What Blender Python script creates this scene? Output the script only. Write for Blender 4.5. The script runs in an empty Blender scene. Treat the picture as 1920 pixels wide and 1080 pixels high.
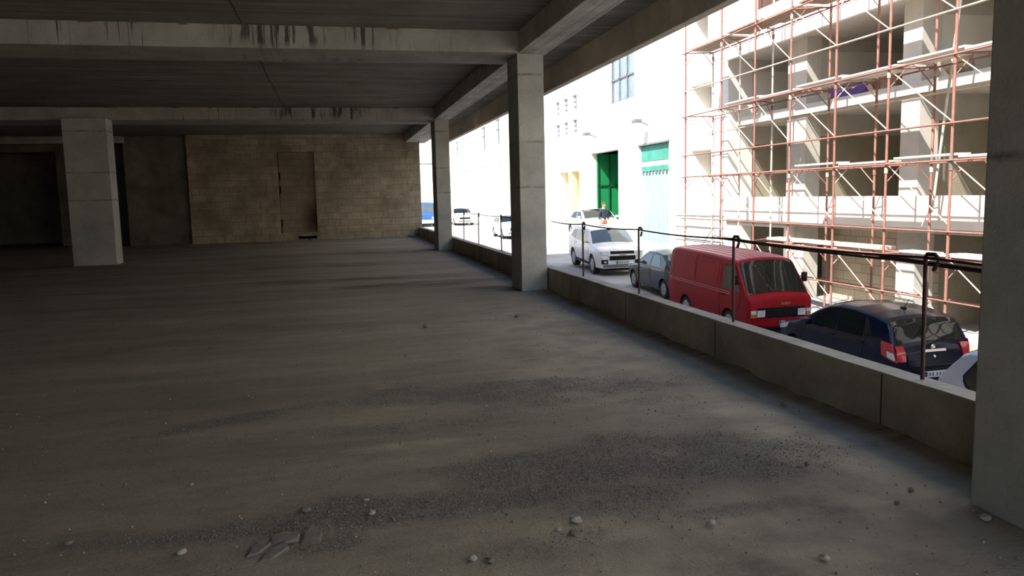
import bpy, bmesh, math, random
import numpy as np
from mathutils import Vector, Matrix

S = bpy.context.scene
COL = S.collection
random.seed(7)
rng = np.random.default_rng(11)

# ------------------------------------------------------------------ camera
YAW, PITCH, ROLL, FPX = 0.2215703, 0.1172363, -0.0235227, 1470.314
fw = Vector((math.sin(YAW)*math.cos(PITCH), math.cos(YAW)*math.cos(PITCH), -math.sin(PITCH)))
rt = Vector((math.cos(YAW), -math.sin(YAW), 0))
up = rt.cross(fw)
r2 = math.cos(ROLL)*rt + math.sin(ROLL)*up
u2 = math.cos(ROLL)*up - math.sin(ROLL)*rt
cam = bpy.data.cameras.new('camera')
cam.sensor_width = 36.0
cam.lens = FPX/1920*36.0
cam.clip_start = 0.05
cam.clip_end = 500
co = bpy.data.objects.new('camera', cam)
COL.objects.link(co)
M4 = Matrix.Identity(4)
for i in range(3):
    M4[i][0], M4[i][1], M4[i][2] = r2[i], u2[i], -fw[i]
M4[0][3], M4[1][3], M4[2][3] = 0.0, 0.0, 1.6
co.matrix_world = M4
S.camera = co

# ------------------------------------------------------------------ light
SUN_DIR = Vector((0.72, 0.35, -1.0)).normalized()
W = bpy.data.worlds.new('sky')
S.world = W
W.use_nodes = True
nt = W.node_tree
nt.nodes.clear()
sky = nt.nodes.new('ShaderNodeTexSky')
sky.sky_type = 'NISHITA'
sky.sun_disc = False
sky.sun_elevation = math.radians(51)
sky.sun_rotation = math.atan2(-SUN_DIR.x, -SUN_DIR.y)
sky.air_density = 1.0
sky.dust_density = 1.5
bg = nt.nodes.new('ShaderNodeBackground')
bg.inputs['Strength'].default_value = 0.26
wo = nt.nodes.new('ShaderNodeOutputWorld')
nt.links.new(sky.outputs[0], bg.inputs[0])
nt.links.new(bg.outputs[0], wo.inputs[0])
sl = bpy.data.lights.new('sun', 'SUN')
sl.energy = 8.0
sl.color = (1.0, 0.94, 0.86)
sl.angle = math.radians(0.6)
so = bpy.data.objects.new('sun', sl)
COL.objects.link(so)
so.rotation_euler = SUN_DIR.to_track_quat('-Z', 'Y').to_euler()
so.location = (-20, -10, 30)

vs = S.view_settings
vs.view_transform = 'Standard'
vs.look = 'None'
vs.exposure = 0.55
vs.gamma = 1.0
vs.use_curve_mapping = False
try:
    S.cycles.max_bounces = 10
    S.cycles.diffuse_bounces = 6
    S.cycles.glossy_bounces = 4
    S.cycles.sample_clamp_indirect = 6.0
    S.cycles.caustics_reflective = False
    S.cycles.caustics_refractive = False
except Exception:
    pass

# ------------------------------------------------------------------ materials
MATS = {}

def lin(c):
    return tuple(c) + (1.0,)

class NB:
    """little helper to wire shader nodes"""
    def __init__(self, m):
        self.t = m.node_tree
        self.bsdf = None
    def n(self, typ, **kw):
        nd = self.t.nodes.new(typ)
        for k, v in kw.items():
            if k.startswith('i_'):
                key = k[2:]
                key = int(key) if key.isdigit() else key.replace('_', ' ')
                nd.inputs[key].default_value = v
            else:
                setattr(nd, k, v)
        return nd
    def l(self, a, b):
        self.t.links.new(a, b)
    def math(self, op, a, b=None, clamp=False):
        nd = self.n('ShaderNodeMath', operation=op, use_clamp=clamp)
        for i, v in enumerate((a, b)):
            if v is None:
                continue
            if hasattr(v, 'is_linked') or hasattr(v, 'links'):
                self.l(v, nd.inputs[i])
            else:
                nd.inputs[i].default_value = v
        return nd.outputs[0]
    def mix(self, f, a, b, mode='MIX'):
        nd = self.n('ShaderNodeMix', data_type='RGBA', blend_type=mode)
        for k, v in ((0, f), (6, a), (7, b)):
            if hasattr(v, 'links'):
                self.l(v, nd.inputs[k])
            elif k == 0:
                nd.inputs[0].default_value = v
            else:
                nd.inputs[k].default_value = lin(v)
        return nd.outputs[2]
    def coords(self, scale=(1, 1, 1)):
        tc = self.n('ShaderNodeTexCoord')
        mp = self.n('ShaderNodeMapping')
        mp.inputs['Scale'].default_value = scale
        self.l(tc.outputs['Object'], mp.inputs['Vector'])
        return mp.outputs[0]
    def noise(self, scale, vec=None, detail=4.0, rough=0.6):
        nd = self.n('ShaderNodeTexNoise')
        nd.inputs['Scale'].default_value = scale
        nd.inputs['Detail'].default_value = detail
        nd.inputs['Roughness'].default_value = rough
        if vec is not None:
            self.l(vec, nd.inputs['Vector'])
        return nd.outputs['Fac']
    def ramp(self, f, lo, hi):
        nd = self.n('ShaderNodeMapRange')
        nd.clamp = True
        self.l(f, nd.inputs[0])
        nd.inputs[1].default_value = lo
        nd.inputs[2].default_value = hi
        return nd.outputs[0]
    def bump(self, h, strength, dist=0.02):
        nd = self.n('ShaderNodeBump')
        nd.inputs['Strength'].default_value = strength
        nd.inputs['Distance'].default_value = dist
        self.l(h, nd.inputs['Height'])
        self.l(nd.outputs[0], self.bsdf.inputs['Normal'])

def newmat(name, color=(.5, .5, .5), rough=.6, metal=0.0, spec=None, coat=0.0):
    m = bpy.data.materials.new(name)
    m.use_nodes = True
    m.diffuse_color = lin(color)
    nb = NB(m)
    b = m.node_tree.nodes['Principled BSDF']
    b.inputs['Base Color'].default_value = lin(color)
    b.inputs['Roughness'].default_value = rough
    b.inputs['Metallic'].default_value = metal
    if spec is not None:
        b.inputs['Specular IOR Level'].default_value = spec
    if coat:
        b.inputs['Coat Weight'].default_value = coat
        b.inputs['Coat Roughness'].default_value = 0.05
    nb.bsdf = b
    MATS[name] = m
    return m, nb

def grain(name, color, rough=.7, amount=.25, scale=14.0, metal=0.0, bump=0.0, spec=None, coat=0.0):
    """procedural noise-varied plain material"""
    m, nb = newmat(name, color, rough, metal, spec, coat)
    v = nb.coords()
    f = nb.noise(scale, v)
    dark = tuple(c*(1-amount) for c in color)
    lite = tuple(min(1, c*(1+amount)) for c in color)
    nb.l(nb.mix(nb.ramp(f, .3, .7), dark, lite), nb.bsdf.inputs['Base Color'])
    if bump:
        nb.bump(nb.noise(scale*3, v), bump)
    return m

def concrete(name, color, joints=(), streak=0.0, boards=None, blotch=.22, seed=0.0):
    m, nb = newmat(name, color, .9, spec=.2)
    v = nb.coords()
    f1 = nb.noise(1.3, v, 5, .65)
    f2 = nb.noise(26, v, 3, .7)
    dark = tuple(c*(1-blotch*1.5) for c in color)
    lite = tuple(min(1, c*(1+blotch*.7)) for c in color)
    c = nb.mix(nb.ramp(f1, .3, .72), dark, lite)
    c = nb.mix(nb.math('MULTIPLY', nb.ramp(f2, .35, .8), .35), c, tuple(x*.62 for x in color))
    sep = nb.n('ShaderNodeSeparateXYZ')
    tc = nb.n('ShaderNodeTexCoord')
    nb.l(tc.outputs['Object'], sep.inputs[0])
    for z in joints:                       # pour joints: dark ragged lines
        jit = nb.math('MULTIPLY', nb.math('SUBTRACT', nb.noise(9, v), .5), .05)
        d = nb.math('ABSOLUTE', nb.math('SUBTRACT', nb.math('ADD', sep.outputs[2], jit), z))
        k = nb.math('SUBTRACT', 1.0, nb.math('DIVIDE', d, .030), True)
        k = nb.math('MULTIPLY', k, nb.ramp(nb.noise(5, v), .32, .6))
        c = nb.mix(nb.math('MULTIPLY', k, .8), c, tuple(x*.22 for x in color))
    if streak:                             # damp runs from the top edge, and rust at the slab joint
        vv = nb.coords((9, 9, .35))
        st = nb.ramp(nb.noise(2.2, vv, 3, .6), .60, .66)
        where = nb.ramp(nb.noise(.42, nb.coords((1, .2, .1)), 2, .5), .52, .6)
        win = nb.ramp(nb.math('ABSOLUTE', nb.math('SUBTRACT', sep.outputs[0], 6.75)), 1.5, .9)
        st2 = nb.ramp(nb.noise(2.0, nb.coords((7, 9, .5)), 3, .6), .50, .57)
        zlen = nb.ramp(nb.math('ADD', sep.outputs[2], nb.math('MULTIPLY', nb.noise(1.0, nb.coords((5, 1, .01)), 1, .5), .45)), .20, .34)
        c = nb.mix(nb.math('MULTIPLY', nb.math('MULTIPLY', nb.math('MULTIPLY', st2, zlen), win), streak), c, tuple(x*.14 for x in color))
        c = nb.mix(nb.math('MULTIPLY', nb.math('MULTIPLY', st, where), streak), c, tuple(x*.16 for x in color))
        rz = nb.ramp(sep.outputs[2], .30, .335)
        rn = nb.ramp(nb.noise(1.7, nb.coords((1.4, 1.4, .2)), 3, .6), .55, .62)
        c = nb.mix(nb.math('MULTIPLY', nb.math('MULTIPLY', rz, rn), .9), c, (.16, .055, .018))
    h = nb.noise(30, v, 4, .7)
    if boards:                             # shutter-board marks: planks laid along one axis
        ax, width = boards
        sc = [.35, .35, .35]
        sc[ax] = 7.0
        bn = nb.noise(1.0, nb.coords(tuple(sc)), 4, .55)
        c = nb.mix(nb.math('MULTIPLY', nb.ramp(bn, .36, .68), .75), c, tuple(x*.38 for x in color))
        wv = nb.math('FRACT', nb.math('DIVIDE', sep.outputs[ax], width))
        ed = nb.ramp(nb.math('ABSOLUTE', nb.math('SUBTRACT', wv, .5)), .44, .5)
        bk = nb.ramp(nb.noise(.9, v), .35, .6)
        c = nb.mix(nb.math('MULTIPLY', nb.math('MULTIPLY', ed, bk), .75), c, tuple(x*.30 for x in color))
        h = nb.math('ADD', nb.math('MULTIPLY', h, .5), nb.math('MULTIPLY', ed, -1.0))
    nb.l(c, nb.bsdf.inputs['Base Color'])
    nb.bump(h, .35, .012)
    return m

concrete('column_concrete', (.49, .48, .43), joints=(1.73, 2.47, 3.55))
concrete('beam_concrete', (.46, .44, .38), streak=.9)
concrete('edge_concrete', (.68, .60, .49))
concrete('soffit_concrete', (.70, .68, .60), boards=(0, .16), blotch=.3)
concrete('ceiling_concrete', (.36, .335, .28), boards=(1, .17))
concrete('parapet_concrete', (.42, .375, .30), blotch=.3)
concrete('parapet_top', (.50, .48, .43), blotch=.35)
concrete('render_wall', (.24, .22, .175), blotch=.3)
concrete('site_concrete', (.62, .595, .53), blotch=.10)
concrete('cross_wall', (.37, .33, .25), blotch=.12)
grain('plaster_white', (.80, .775, .71), .85, .05, 2.0, bump=.1)
grain('plaster_cream', (.78, .70, .42), .85, .06, 2.0)
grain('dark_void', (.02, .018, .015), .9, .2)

# block masonry
m, nb = newmat('block_masonry', (.42, .33, .24), .92, spec=.15)
tc = nb.n('ShaderNodeTexCoord')
sp = nb.n('ShaderNodeSeparateXYZ')
nb.l(tc.outputs['Object'], sp.inputs[0])
cb = nb.n('ShaderNodeCombineXYZ')
jx = nb.math('MULTIPLY', nb.math('SUBTRACT', nb.noise(2.0, tc.outputs['Object']), .5), .03)
nb.l(nb.math('ADD', sp.outputs[0], jx), cb.inputs[0])
nb.l(nb.math('ADD', sp.outputs[2], jx), cb.inputs[1])
bt = nb.n('ShaderNodeTexBrick')
bt.offset = .5
bt.inputs['Scale'].default_value = 1.0
bt.inputs['Brick Width'].default_value = .56
bt.inputs['Row Height'].default_value = .272
bt.inputs['Mortar Size'].default_value = .011
bt.inputs['Mortar Smooth'].default_value = .25
bt.inputs['Color1'].default_value = lin((.48, .405, .305))
bt.inputs['Color2'].default_value = lin((.39, .325, .24))
bt.inputs['Mortar'].default_value = lin((.24, .20, .15))
nb.l(cb.outputs[0], bt.inputs['Vector'])
v = nb.coords()
c = nb.mix(nb.ramp(nb.noise(.9, v, 5, .65), .40, .68), bt.outputs['Color'], (.23, .185, .13))
c = nb.mix(nb.math('MULTIPLY', nb.ramp(nb.noise(7, nb.coords((1, 1, .25)), 3, .6), .55, .75), .5), c, (.16, .13, .10))
# pale mortar rows show as light lines on part of the wall
pv = nb.math('FRACT', nb.math('DIVIDE', sp.outputs[2], .272))
pl = nb.ramp(nb.math('ABSOLUTE', nb.math('SUBTRACT', pv, .06)), .07, .03)
pn = nb.ramp(nb.noise(1.3, nb.coords((.6, 1, 2.5)), 3, .6), .52, .62)
c = nb.mix(nb.math('MULTIPLY', nb.math('MULTIPLY', pl, pn), .55), c, (.62, .56, .46))
nb.l(c, nb.bsdf.inputs['Base Color'])
hh = nb.math('ADD', nb.math('MULTIPLY', bt.outputs['Fac'], -1.0), nb.math('MULTIPLY', nb.noise(18, v), .4))
nb.bump(hh, .6, .02)
bt_niche = m
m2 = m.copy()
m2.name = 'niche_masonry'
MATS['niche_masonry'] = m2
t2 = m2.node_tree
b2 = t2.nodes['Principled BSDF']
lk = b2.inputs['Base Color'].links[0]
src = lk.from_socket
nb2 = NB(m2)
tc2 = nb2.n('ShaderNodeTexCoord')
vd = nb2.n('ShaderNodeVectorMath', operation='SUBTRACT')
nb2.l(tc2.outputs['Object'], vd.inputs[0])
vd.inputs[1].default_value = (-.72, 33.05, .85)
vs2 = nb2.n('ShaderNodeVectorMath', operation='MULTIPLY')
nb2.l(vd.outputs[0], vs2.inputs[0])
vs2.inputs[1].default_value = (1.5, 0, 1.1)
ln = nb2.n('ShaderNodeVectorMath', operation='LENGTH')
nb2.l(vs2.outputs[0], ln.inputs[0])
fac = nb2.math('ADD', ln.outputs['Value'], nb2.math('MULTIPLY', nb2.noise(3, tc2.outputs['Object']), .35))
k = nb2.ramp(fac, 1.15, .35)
dk2 = nb2.mix(.5, src, (.20, .165, .12))  # whole niche darker: shade of the recess mixed into the block colour
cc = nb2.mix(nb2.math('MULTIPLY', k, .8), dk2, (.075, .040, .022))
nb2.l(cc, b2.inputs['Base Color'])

m3, n3 = newmat('site_blocks', (.56, .49, .36), .92, spec=.15)
tc3 = n3.n('ShaderNodeTexCoord')
sp3 = n3.n('ShaderNodeSeparateXYZ')
n3.l(tc3.outputs['Object'], sp3.inputs[0])
cb3 = n3.n('ShaderNodeCombineXYZ')
n3.l(sp3.outputs[1], cb3.inputs[0])
n3.l(sp3.outputs[2], cb3.inputs[1])
br3 = n3.n('ShaderNodeTexBrick')
br3.inputs['Scale'].default_value = 1.0
br3.inputs['Brick Width'].default_value = .56
br3.inputs['Row Height'].default_value = .27
br3.inputs['Mortar Size'].default_value = .010
br3.inputs['Color1'].default_value = lin((.60, .525, .39))
br3.inputs['Color2'].default_value = lin((.52, .45, .33))
br3.inputs['Mortar'].default_value = lin((.30, .25, .18))
n3.l(cb3.outputs[0], br3.inputs['Vector'])
n3.l(br3.outputs['Color'], n3.bsdf.inputs['Base Color'])

# dusty floor: masks come from point attributes, grain from noise
m, nb = newmat('dusty_floor', (.2, .18, .16), .95, spec=.12)
v = nb.coords()
at = nb.n('ShaderNodeAttribute', attribute_name='gravel')
ad = nb.n('ShaderNodeAttribute', attribute_name='damp')
ac = nb.n('ShaderNodeAttribute', attribute_name='pale')
f1 = nb.noise(.55, nb.coords((.55, 1.5, 1)), 6, .65)
f2 = nb.noise(3.2, nb.coords((.6, 1.4, 1)), 5, .7)
f3 = nb.noise(46, v, 3, .75)
f4 = nb.noise(120, v, 2, .6)
c = nb.mix(nb.ramp(f1, .32, .68), (.225, .205, .180), (.36, .322, .275))
c = nb.mix(nb.math('MULTIPLY', nb.ramp(f2, .46, .68), .45), c, (.185, .178, .165))
f5 = nb.noise(1.0, nb.coords((.22, 2.4, 1)), 5, .62)
c = nb.mix(nb.math('MULTIPLY', nb.ramp(f5, .50, .66), .3), c, (.17, .155, .135))
c = nb.mix(nb.math('MULTIPLY', nb.ramp(f5, .42, .30), .3), c, (.42, .375, .31))
f6 = nb.noise(14, nb.coords((.7, 1.2, 1)), 5, .75)
c = nb.mix(nb.math('MULTIPLY', nb.ramp(f6, .54, .70), .5), c, (.15, .14, .125))
c = nb.mix(nb.math('MULTIPLY', nb.ramp(f3, .60, .72), .45), c, (.42, .40, .37))
c = nb.mix(nb.math('MULTIPLY', nb.ramp(f3, .40, .28), .35), c, (.08, .075, .065))
gk = nb.math('MULTIPLY', at.outputs['Fac'], nb.ramp(nb.noise(2.6, v, 6, .7), .30, .52))
gcol = nb.mix(nb.ramp(f4, .35, .65), (.055, .052, .048), (.32, .31, .29))
c = nb.mix(nb.math('MULTIPLY', gk, .85), c, gcol)
pk = nb.math('MULTIPLY', ac.outputs['Fac'], nb.ramp(nb.noise(1.9, v, 5, .6), .35, .62))
c = nb.mix(nb.math('MULTIPLY', pk, .85), c, (.52, .47, .385))
dk = nb.math('MULTIPLY', ad.outputs['Fac'], nb.ramp(nb.noise(2.2, nb.coords((.35, 3.0, 1)), 5, .65), .42, .56))
c = nb.mix(nb.math('MULTIPLY', dk, .8), c, (.085, .062, .042))
nb.l(c, nb.bsdf.inputs['Base Color'])
hg = nb.math('ADD', nb.math('MULTIPLY', nb.math('MULTIPLY', f4, gk), 1.4), nb.math('ADD', nb.math('MULTIPLY', f3, .5), nb.math('MULTIPLY', f6, .8)))
nb.bump(hg, .7, .015)

grain('gravel_grey', (.22, .212, .198), .95, .75, 45)
grain('stone_pale', (.40, .38, .345), .95, .25, 20, bump=.3)
grain('stone_dark', (.19, .18, .165), .95, .25, 20, bump=.3)
grain('asphalt', (.33, .325, .32), .95, .18, 1.1, bump=.1)
grain('pavement', (.52, .50, .455), .95, .14, 2.0, bump=.1)

grain('red_paint', (.27, .006, .013), .45, .10, 3, spec=.16)
grain('red_paint_sky_sheen', (.46, .13, .15), .38, .10, 5, spec=.7)  # paler red: sky reflection on the van roof put into the colour
grain('navy_paint', (.003, .006, .022), .20, .15, 3, spec=.26)
grain('slate_paint', (.026, .036, .048), .25, .15, 3, spec=.4, coat=.2)
grain('white_paint', (.78, .78, .77), .28, .03, 3, coat=.5)
grain('silver_paint', (.40, .43, .52), .30, .05, 3, metal=.35, coat=.4)
grain('grey_silver_paint', (.55, .55, .53), .30, .05, 3, metal=.2, coat=.4)
grain('blue_paint', (.03, .09, .26), .3, .1, 3, coat=.4)
grain('glass_dark', (.008, .012, .011), .04, .2, 2, spec=.45)
grain('glass_pale', (.07, .095, .11), .05, .2, 1.5, spec=.8)
grain('black_trim', (.010, .010, .011), .6, .3, 8, spec=.15)
grain('tyre_rubber', (.018, .018, .018), .85, .3, 20)
grain('wheel_metal', (.35, .35, .36), .4, .15, 10, metal=.7)
grain('chrome', (.65, .66, .66), .18, .05, 5, metal=.9)
grain('lamp_clear', (.55, .58, .60), .12, .15, 9, spec=.8)
grain('lamp_red', (.42, .012, .022), .15, .15, 9, spec=.7, coat=.5)
grain('lamp_orange', (.50, .16, .04), .2, .15, 9, spec=.7)
grain('plate_white', (.62, .64, .66), .4, .05, 9)
grain('plate_blue', (.02, .05, .22), .4, .05, 9)
grain('badge_gold', (.55, .40, .22), .35, .1, 30, metal=.4)
grain('rust_dark', (.050, .020, .014), .75, .45, 18, bump=.2)
grain('oxide_red', (.32, .15, .118), .62, .22, 5, bump=.1)
grain('oxide_pale', (.60, .46, .36), .7, .2, 5)
grain('galvanised', (.62, .58, .49), .5, .15, 6, metal=.15)
grain('plank_pale', (.62, .58, .52), .6, .18, 5, bump=.1)
grain('plank_weathered', (.30, .215, .16), .8, .3, 6, bump=.2)
grain('green_paint', (.012, .26, .085), .5, .12, 2)
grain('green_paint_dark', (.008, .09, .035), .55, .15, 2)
grain('teal_paint', (.05, .28, .21), .6, .18, 2)
grain('brown_shutter', (.10, .045, .028), .6, .2, 4)
grain('window_blue', (.22, .27, .32), .12, .25, .7, spec=.8)
grain('grey_steel', (.17, .17, .17), .5, .2, 5)
grain('sack_cloth', (.34, .29, .19), .95, .25, 12, bump=.3)
grain('timber', (.24, .16, .10), .85, .3, 8, bump=.2)
grain('purple_cloth', (.10, .055, .22), .9, .2, 12)
grain('skin', (.50, .30, .21), .6, .08, 8)
grain('shirt_navy', (.035, .040, .075), .9, .2, 14)
grain('trousers_red', (.50, .14, .12), .9, .15, 14)
grain('hair_brown', (.10, .05, .025), .7, .3, 40)
grain('shoe_dark', (.03, .025, .02), .6, .2, 20)

# teal shutter: weathered vertical boards
m, nb = newmat('teal_boards', (.5, .65, .65), .7)
v = nb.coords((1, 9, .5))
c = nb.mix(nb.ramp(nb.noise(1.0, v, 4, .6), .38, .62), (.36, .50, .52), (.20, .38, .41))
nb.l(c, nb.bsdf.inputs['Base Color'])

# ------------------------------------------------------------------ mesh builders
class MB:
    def __init__(self):
        self.v = []
        self.f = []
        self.mi = []
        self.cur = 0
    def vert(self, p):
        self.v.append(tuple(p))
        return len(self.v)-1
    def face(self, idx):
        self.f.append(tuple(idx))
        self.mi.append(self.cur)
    def poly(self, pts):
        self.face([self.vert(p) for p in pts])
    def box(self, x0, x1, y0, y1, z0, z1):
        b = len(self.v)
        for z in (z0, z1):
            for (x, y) in ((x0, y0), (x1, y0), (x1, y1), (x0, y1)):
                self.v.append((x, y, z))
        for q in ((0, 3, 2, 1), (4, 5, 6, 7), (0, 1, 5, 4), (1, 2, 6, 5), (2, 3, 7, 6), (3, 0, 4, 7)):
            self.face([b+i for i in q])
        return self
    def tube(self, p0, p1, r, n=8, r1=None):
        return self.path([p0, p1], r, n, r1)
    def path(self, pts, r, n=8, r1=None):
        pts = [Vector(p) for p in pts]
        rings = []
        m = len(pts)
        ref = Vector((0, 0, 1))
        for i, p in enumerate(pts):
            d = (pts[min(i+1, m-1)]-pts[max(i-1, 0)]).normalized()
            rf = ref if abs(d.dot(ref)) < .95 else Vector((1, 0, 0))
            a = d.cross(rf).normalized()
            b = a.cross(d).normalized()
            rr = r if r1 is None else r + (r1-r)*i/(m-1)
            rings.append([self.vert(p + a*math.cos(t)*rr + b*math.sin(t)*rr)
                          for t in [2*math.pi*k/n for k in range(n)]])
        for i in range(m-1):
            for k in range(n):
                self.face((rings[i][k], rings[i+1][k], rings[i+1][(k+1) % n], rings[i][(k+1) % n]))
        self.face(rings[0])
        self.face(rings[-1][::-1])
        return self
    def grid(self, P, thick=None):
        """P[i][j] points -> quads"""
        ids = [[self.vert(p) for p in row] for row in P]
        for i in range(len(ids)-1):
            for j in range(len(ids[0])-1):
                self.face((ids[i][j], ids[i+1][j], ids[i+1][j+1], ids[i][j+1]))
        return ids
    def lathe(self, prof, c, axis='X', n=24):
        """prof list of (radius, offset) round an axis through c"""
        rings = []
        for (r, o) in prof:
            ring = []
            for k in range(n):
                a = 2*math.pi*k/n
                if axis == 'X':
                    q = (c[0]+o, c[1]+r*math.cos(a), c[2]+r*math.sin(a))
                elif axis == 'Y':
                    q = (c[0]+r*math.cos(a), c[1]+o, c[2]+r*math.sin(a))
                else:
                    q = (c[0]+r*math.cos(a), c[1]+r*math.sin(a), c[2]+o)
                ring.append(self.vert(q))
            rings.append(ring)
        for i in range(len(rings)-1):
            for k in range(n):
                self.face((rings[i][k], rings[i+1][k], rings[i+1][(k+1) % n], rings[i][(k+1) % n]))
        self.face(rings[0])
        self.face(rings[-1])
        return self
    def build(self, name, mat, parent=None, origin=None, smooth=None, bevel=0.0, keep=False):
        me = bpy.data.meshes.new(name)
        o3 = Vector(origin) if origin is not None else Vector((0, 0, 0))
        me.from_pydata([tuple(Vector(p)-o3) for p in self.v], [], self.f)
        mats = mat if isinstance(mat, (list, tuple)) else [mat]
        for mm in mats:
            me.materials.append(MATS[mm])
        if len(mats) > 1:
            me.polygons.foreach_set('material_index', self.mi)
        bm = bmesh.new()
        bm.from_mesh(me)
        bmesh.ops.remove_doubles(bm, verts=bm.verts, dist=1e-5)
        if not keep:
            bmesh.ops.recalc_face_normals(bm, faces=bm.faces)
        if bevel:
            bmesh.ops.bevel(bm, geom=[e for e in bm.edges if len(e.link_faces) == 2 and e.calc_face_angle(0) > .6],
                            offset=bevel, segments=2, affect='EDGES', profile=.6)
        bm.to_mesh(me)
        bm.free()
        if smooth is not None:
            for p in me.polygons:
                p.use_smooth = True
            me.set_sharp_from_angle(angle=math.radians(smooth))
        o = bpy.data.objects.new(name, me)
        COL.objects.link(o)
        if parent is not None:
            o.parent = parent
        elif origin is not None:
            o.location = o3
        return o

def tag(o, label=None, cat=None, group=None, kind=None):
    if label:
        o['label'] = label
    if cat:
        o['category'] = cat
    if group:
        o['group'] = group
    if kind:
        o['kind'] = kind
    return o

def empty(name, loc, label, cat, group=None, rot=(0, 0, 0)):
    o = bpy.data.objects.new(name, None)
    o.empty_display_size = .2
    COL.objects.link(o)
    o.location = loc
    o.rotation_euler = rot
    return tag(o, label, cat, group)

def struct(name, mb, mat, **kw):
    return tag(mb.build(name, mat, **kw), kind='structure')

def wall_x(mb, x0, x1, y0, y1, z0, z1, holes):
    """solid wall slab between planes x0..x1 with rectangular openings (ya,yb,za,zb)"""
    holes = [h for h in holes]
    ys = sorted(set([y0, y1] + [min(max(a, y0), y1) for h in holes for a in h[:2]]))
    zs = sorted(set([z0, z1] + [min(max(a, z0), z1) for h in holes for a in h[2:4]]))
    ny, nz = len(ys)-1, len(zs)-1
    def solid(i, j):
        if i < 0 or j < 0 or i >= ny or j >= nz:
            return False
        cy, cz = (ys[i]+ys[i+1])/2, (zs[j]+zs[j+1])/2
        return not any(h[0] < cy < h[1] and h[2] < cz < h[3] for h in holes)
    for i in range(ny):
        for j in range(nz):
            if not solid(i, j):
                continue
            a, b, c, d = ys[i], ys[i+1], zs[j], zs[j+1]
            mb.poly([(x0, a, c), (x0, a, d), (x0, b, d), (x0, b, c)])
            mb.poly([(x1, a, c), (x1, b, c), (x1, b, d), (x1, a, d)])
            if not solid(i-1, j):
                mb.poly([(x0, a, c), (x1, a, c), (x1, a, d), (x0, a, d)])
            if not solid(i+1, j):
                mb.poly([(x0, b, c), (x0, b, d), (x1, b, d), (x1, b, c)])
            if not solid(i, j-1):
                mb.poly([(x0, a, c), (x0, b, c), (x1, b, c), (x1, a, c)])
            if not solid(i, j+1):
                mb.poly([(x0, a, d), (x1, a, d), (x1, b, d), (x0, b, d)])
    return mb

def wall_y(mb, y0, y1, x0, x1, z0, z1, holes):
    t = MB()
    wall_x(t, y0, y1, x0, x1, z0, z1, holes)
    b = len(mb.v)
    mb.v += [(p[1], p[0], p[2]) for p in t.v]
    for f in t.f:
        mb.face([b+i for i in f[::-1]])
    return mb

KN = [(-30, -3.7), (5, -2.52), (11.7, -2.2), (16.6, -1.98), (27.4, -1.46), (49, -1.08), (70, -.8), (150, .1)]
def zs_at(y):
    return float(np.interp(y, [k[0] for k in KN], [k[1] for k in KN]))

# ------------------------------------------------------------------ value noise for masks
_tab = rng.random((64, 64))
def vnoise(x, y):
    x = np.asarray(x, float)
    y = np.asarray(y, float)
    xi = np.floor(x).astype(int)
    yi = np.floor(y).astype(int)
    fx = x-xi
    fy = y-yi
    fx = fx*fx*(3-2*fx)
    fy = fy*fy*(3-2*fy)
    t = lambda a, b: _tab[a % 64, b % 64]
    return (t(xi, yi)*(1-fx)+t(xi+1, yi)*fx)*(1-fy)+(t(xi, yi+1)*(1-fx)+t(xi+1, yi+1)*fx)*fy
def fbm(x, y):
    return .55*vnoise(x, y)+.28*vnoise(x*2.1+9, y*2.1+3)+.17*vnoise(x*4.3+1, y*4.3+7)

GR = [  # gravel drifts on the floor: centre x, y, half length, half width, angle, weight
    (1.15, 6.22, 1.35, .34, -.05, .9), (-.65, 6.0, .85, .15, .42, .9),
    (.55, 5.45, .75, .16, .05, .6), (1.5, 5.75, .5, .12, .1, .6), (2.3, 5.55, .35, .12, 0, .5),
    (2.15, 4.30, .95, .46, -.12, 1.0), (1.25, 4.22, .75, .38, .1, 1.0), (.45, 3.98, .85, .22, .12, 1.1),
    (-.35, 3.90, .45, .13, .1, .7), (1.45, 3.75, .40, .22, .2, .8), (.95, 3.35, .35, .12, .1, .5),
    (1.75, 3.45, .4, .10, 0, .6), (-.12, 3.60, .22, .10, .3, .8), (2.55, 3.85, .3, .05, .1, .5),
    (-2.5, 13.2, 4.2, .14, .02, .5), (.2, 13.6, 1.3, .25, 0, .6), (-1.1, 3.95, .25, .06, 0, .4)]
def gmask(x, y):
    g = np.zeros_like(np.asarray(x, float))
    n = fbm(np.asarray(x)*2.3, np.asarray(y)*3.1)
    for (cx, cy, a, b, th, w) in GR:
        c, s = math.cos(th), math.sin(th)
        u = ((x-cx)*c+(y-cy)*s)/a
        v_ = (-(x-cx)*s+(y-cy)*c)/b
        d = np.sqrt(u*u+v_*v_)
        g = np.maximum(g, w*np.clip((1.25-d-(n-.5)*1.3)/.55, 0, 1))
    return np.clip(g, 0, 1)

# ================================================================== THE BARE CONCRETE FLOOR OF THE BUILDING
SL = 4.22      # underside of the slab above
BB = 3.88      # underside of the beams
XL, YB, YF = -17.0, -8.5, 32.85

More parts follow.
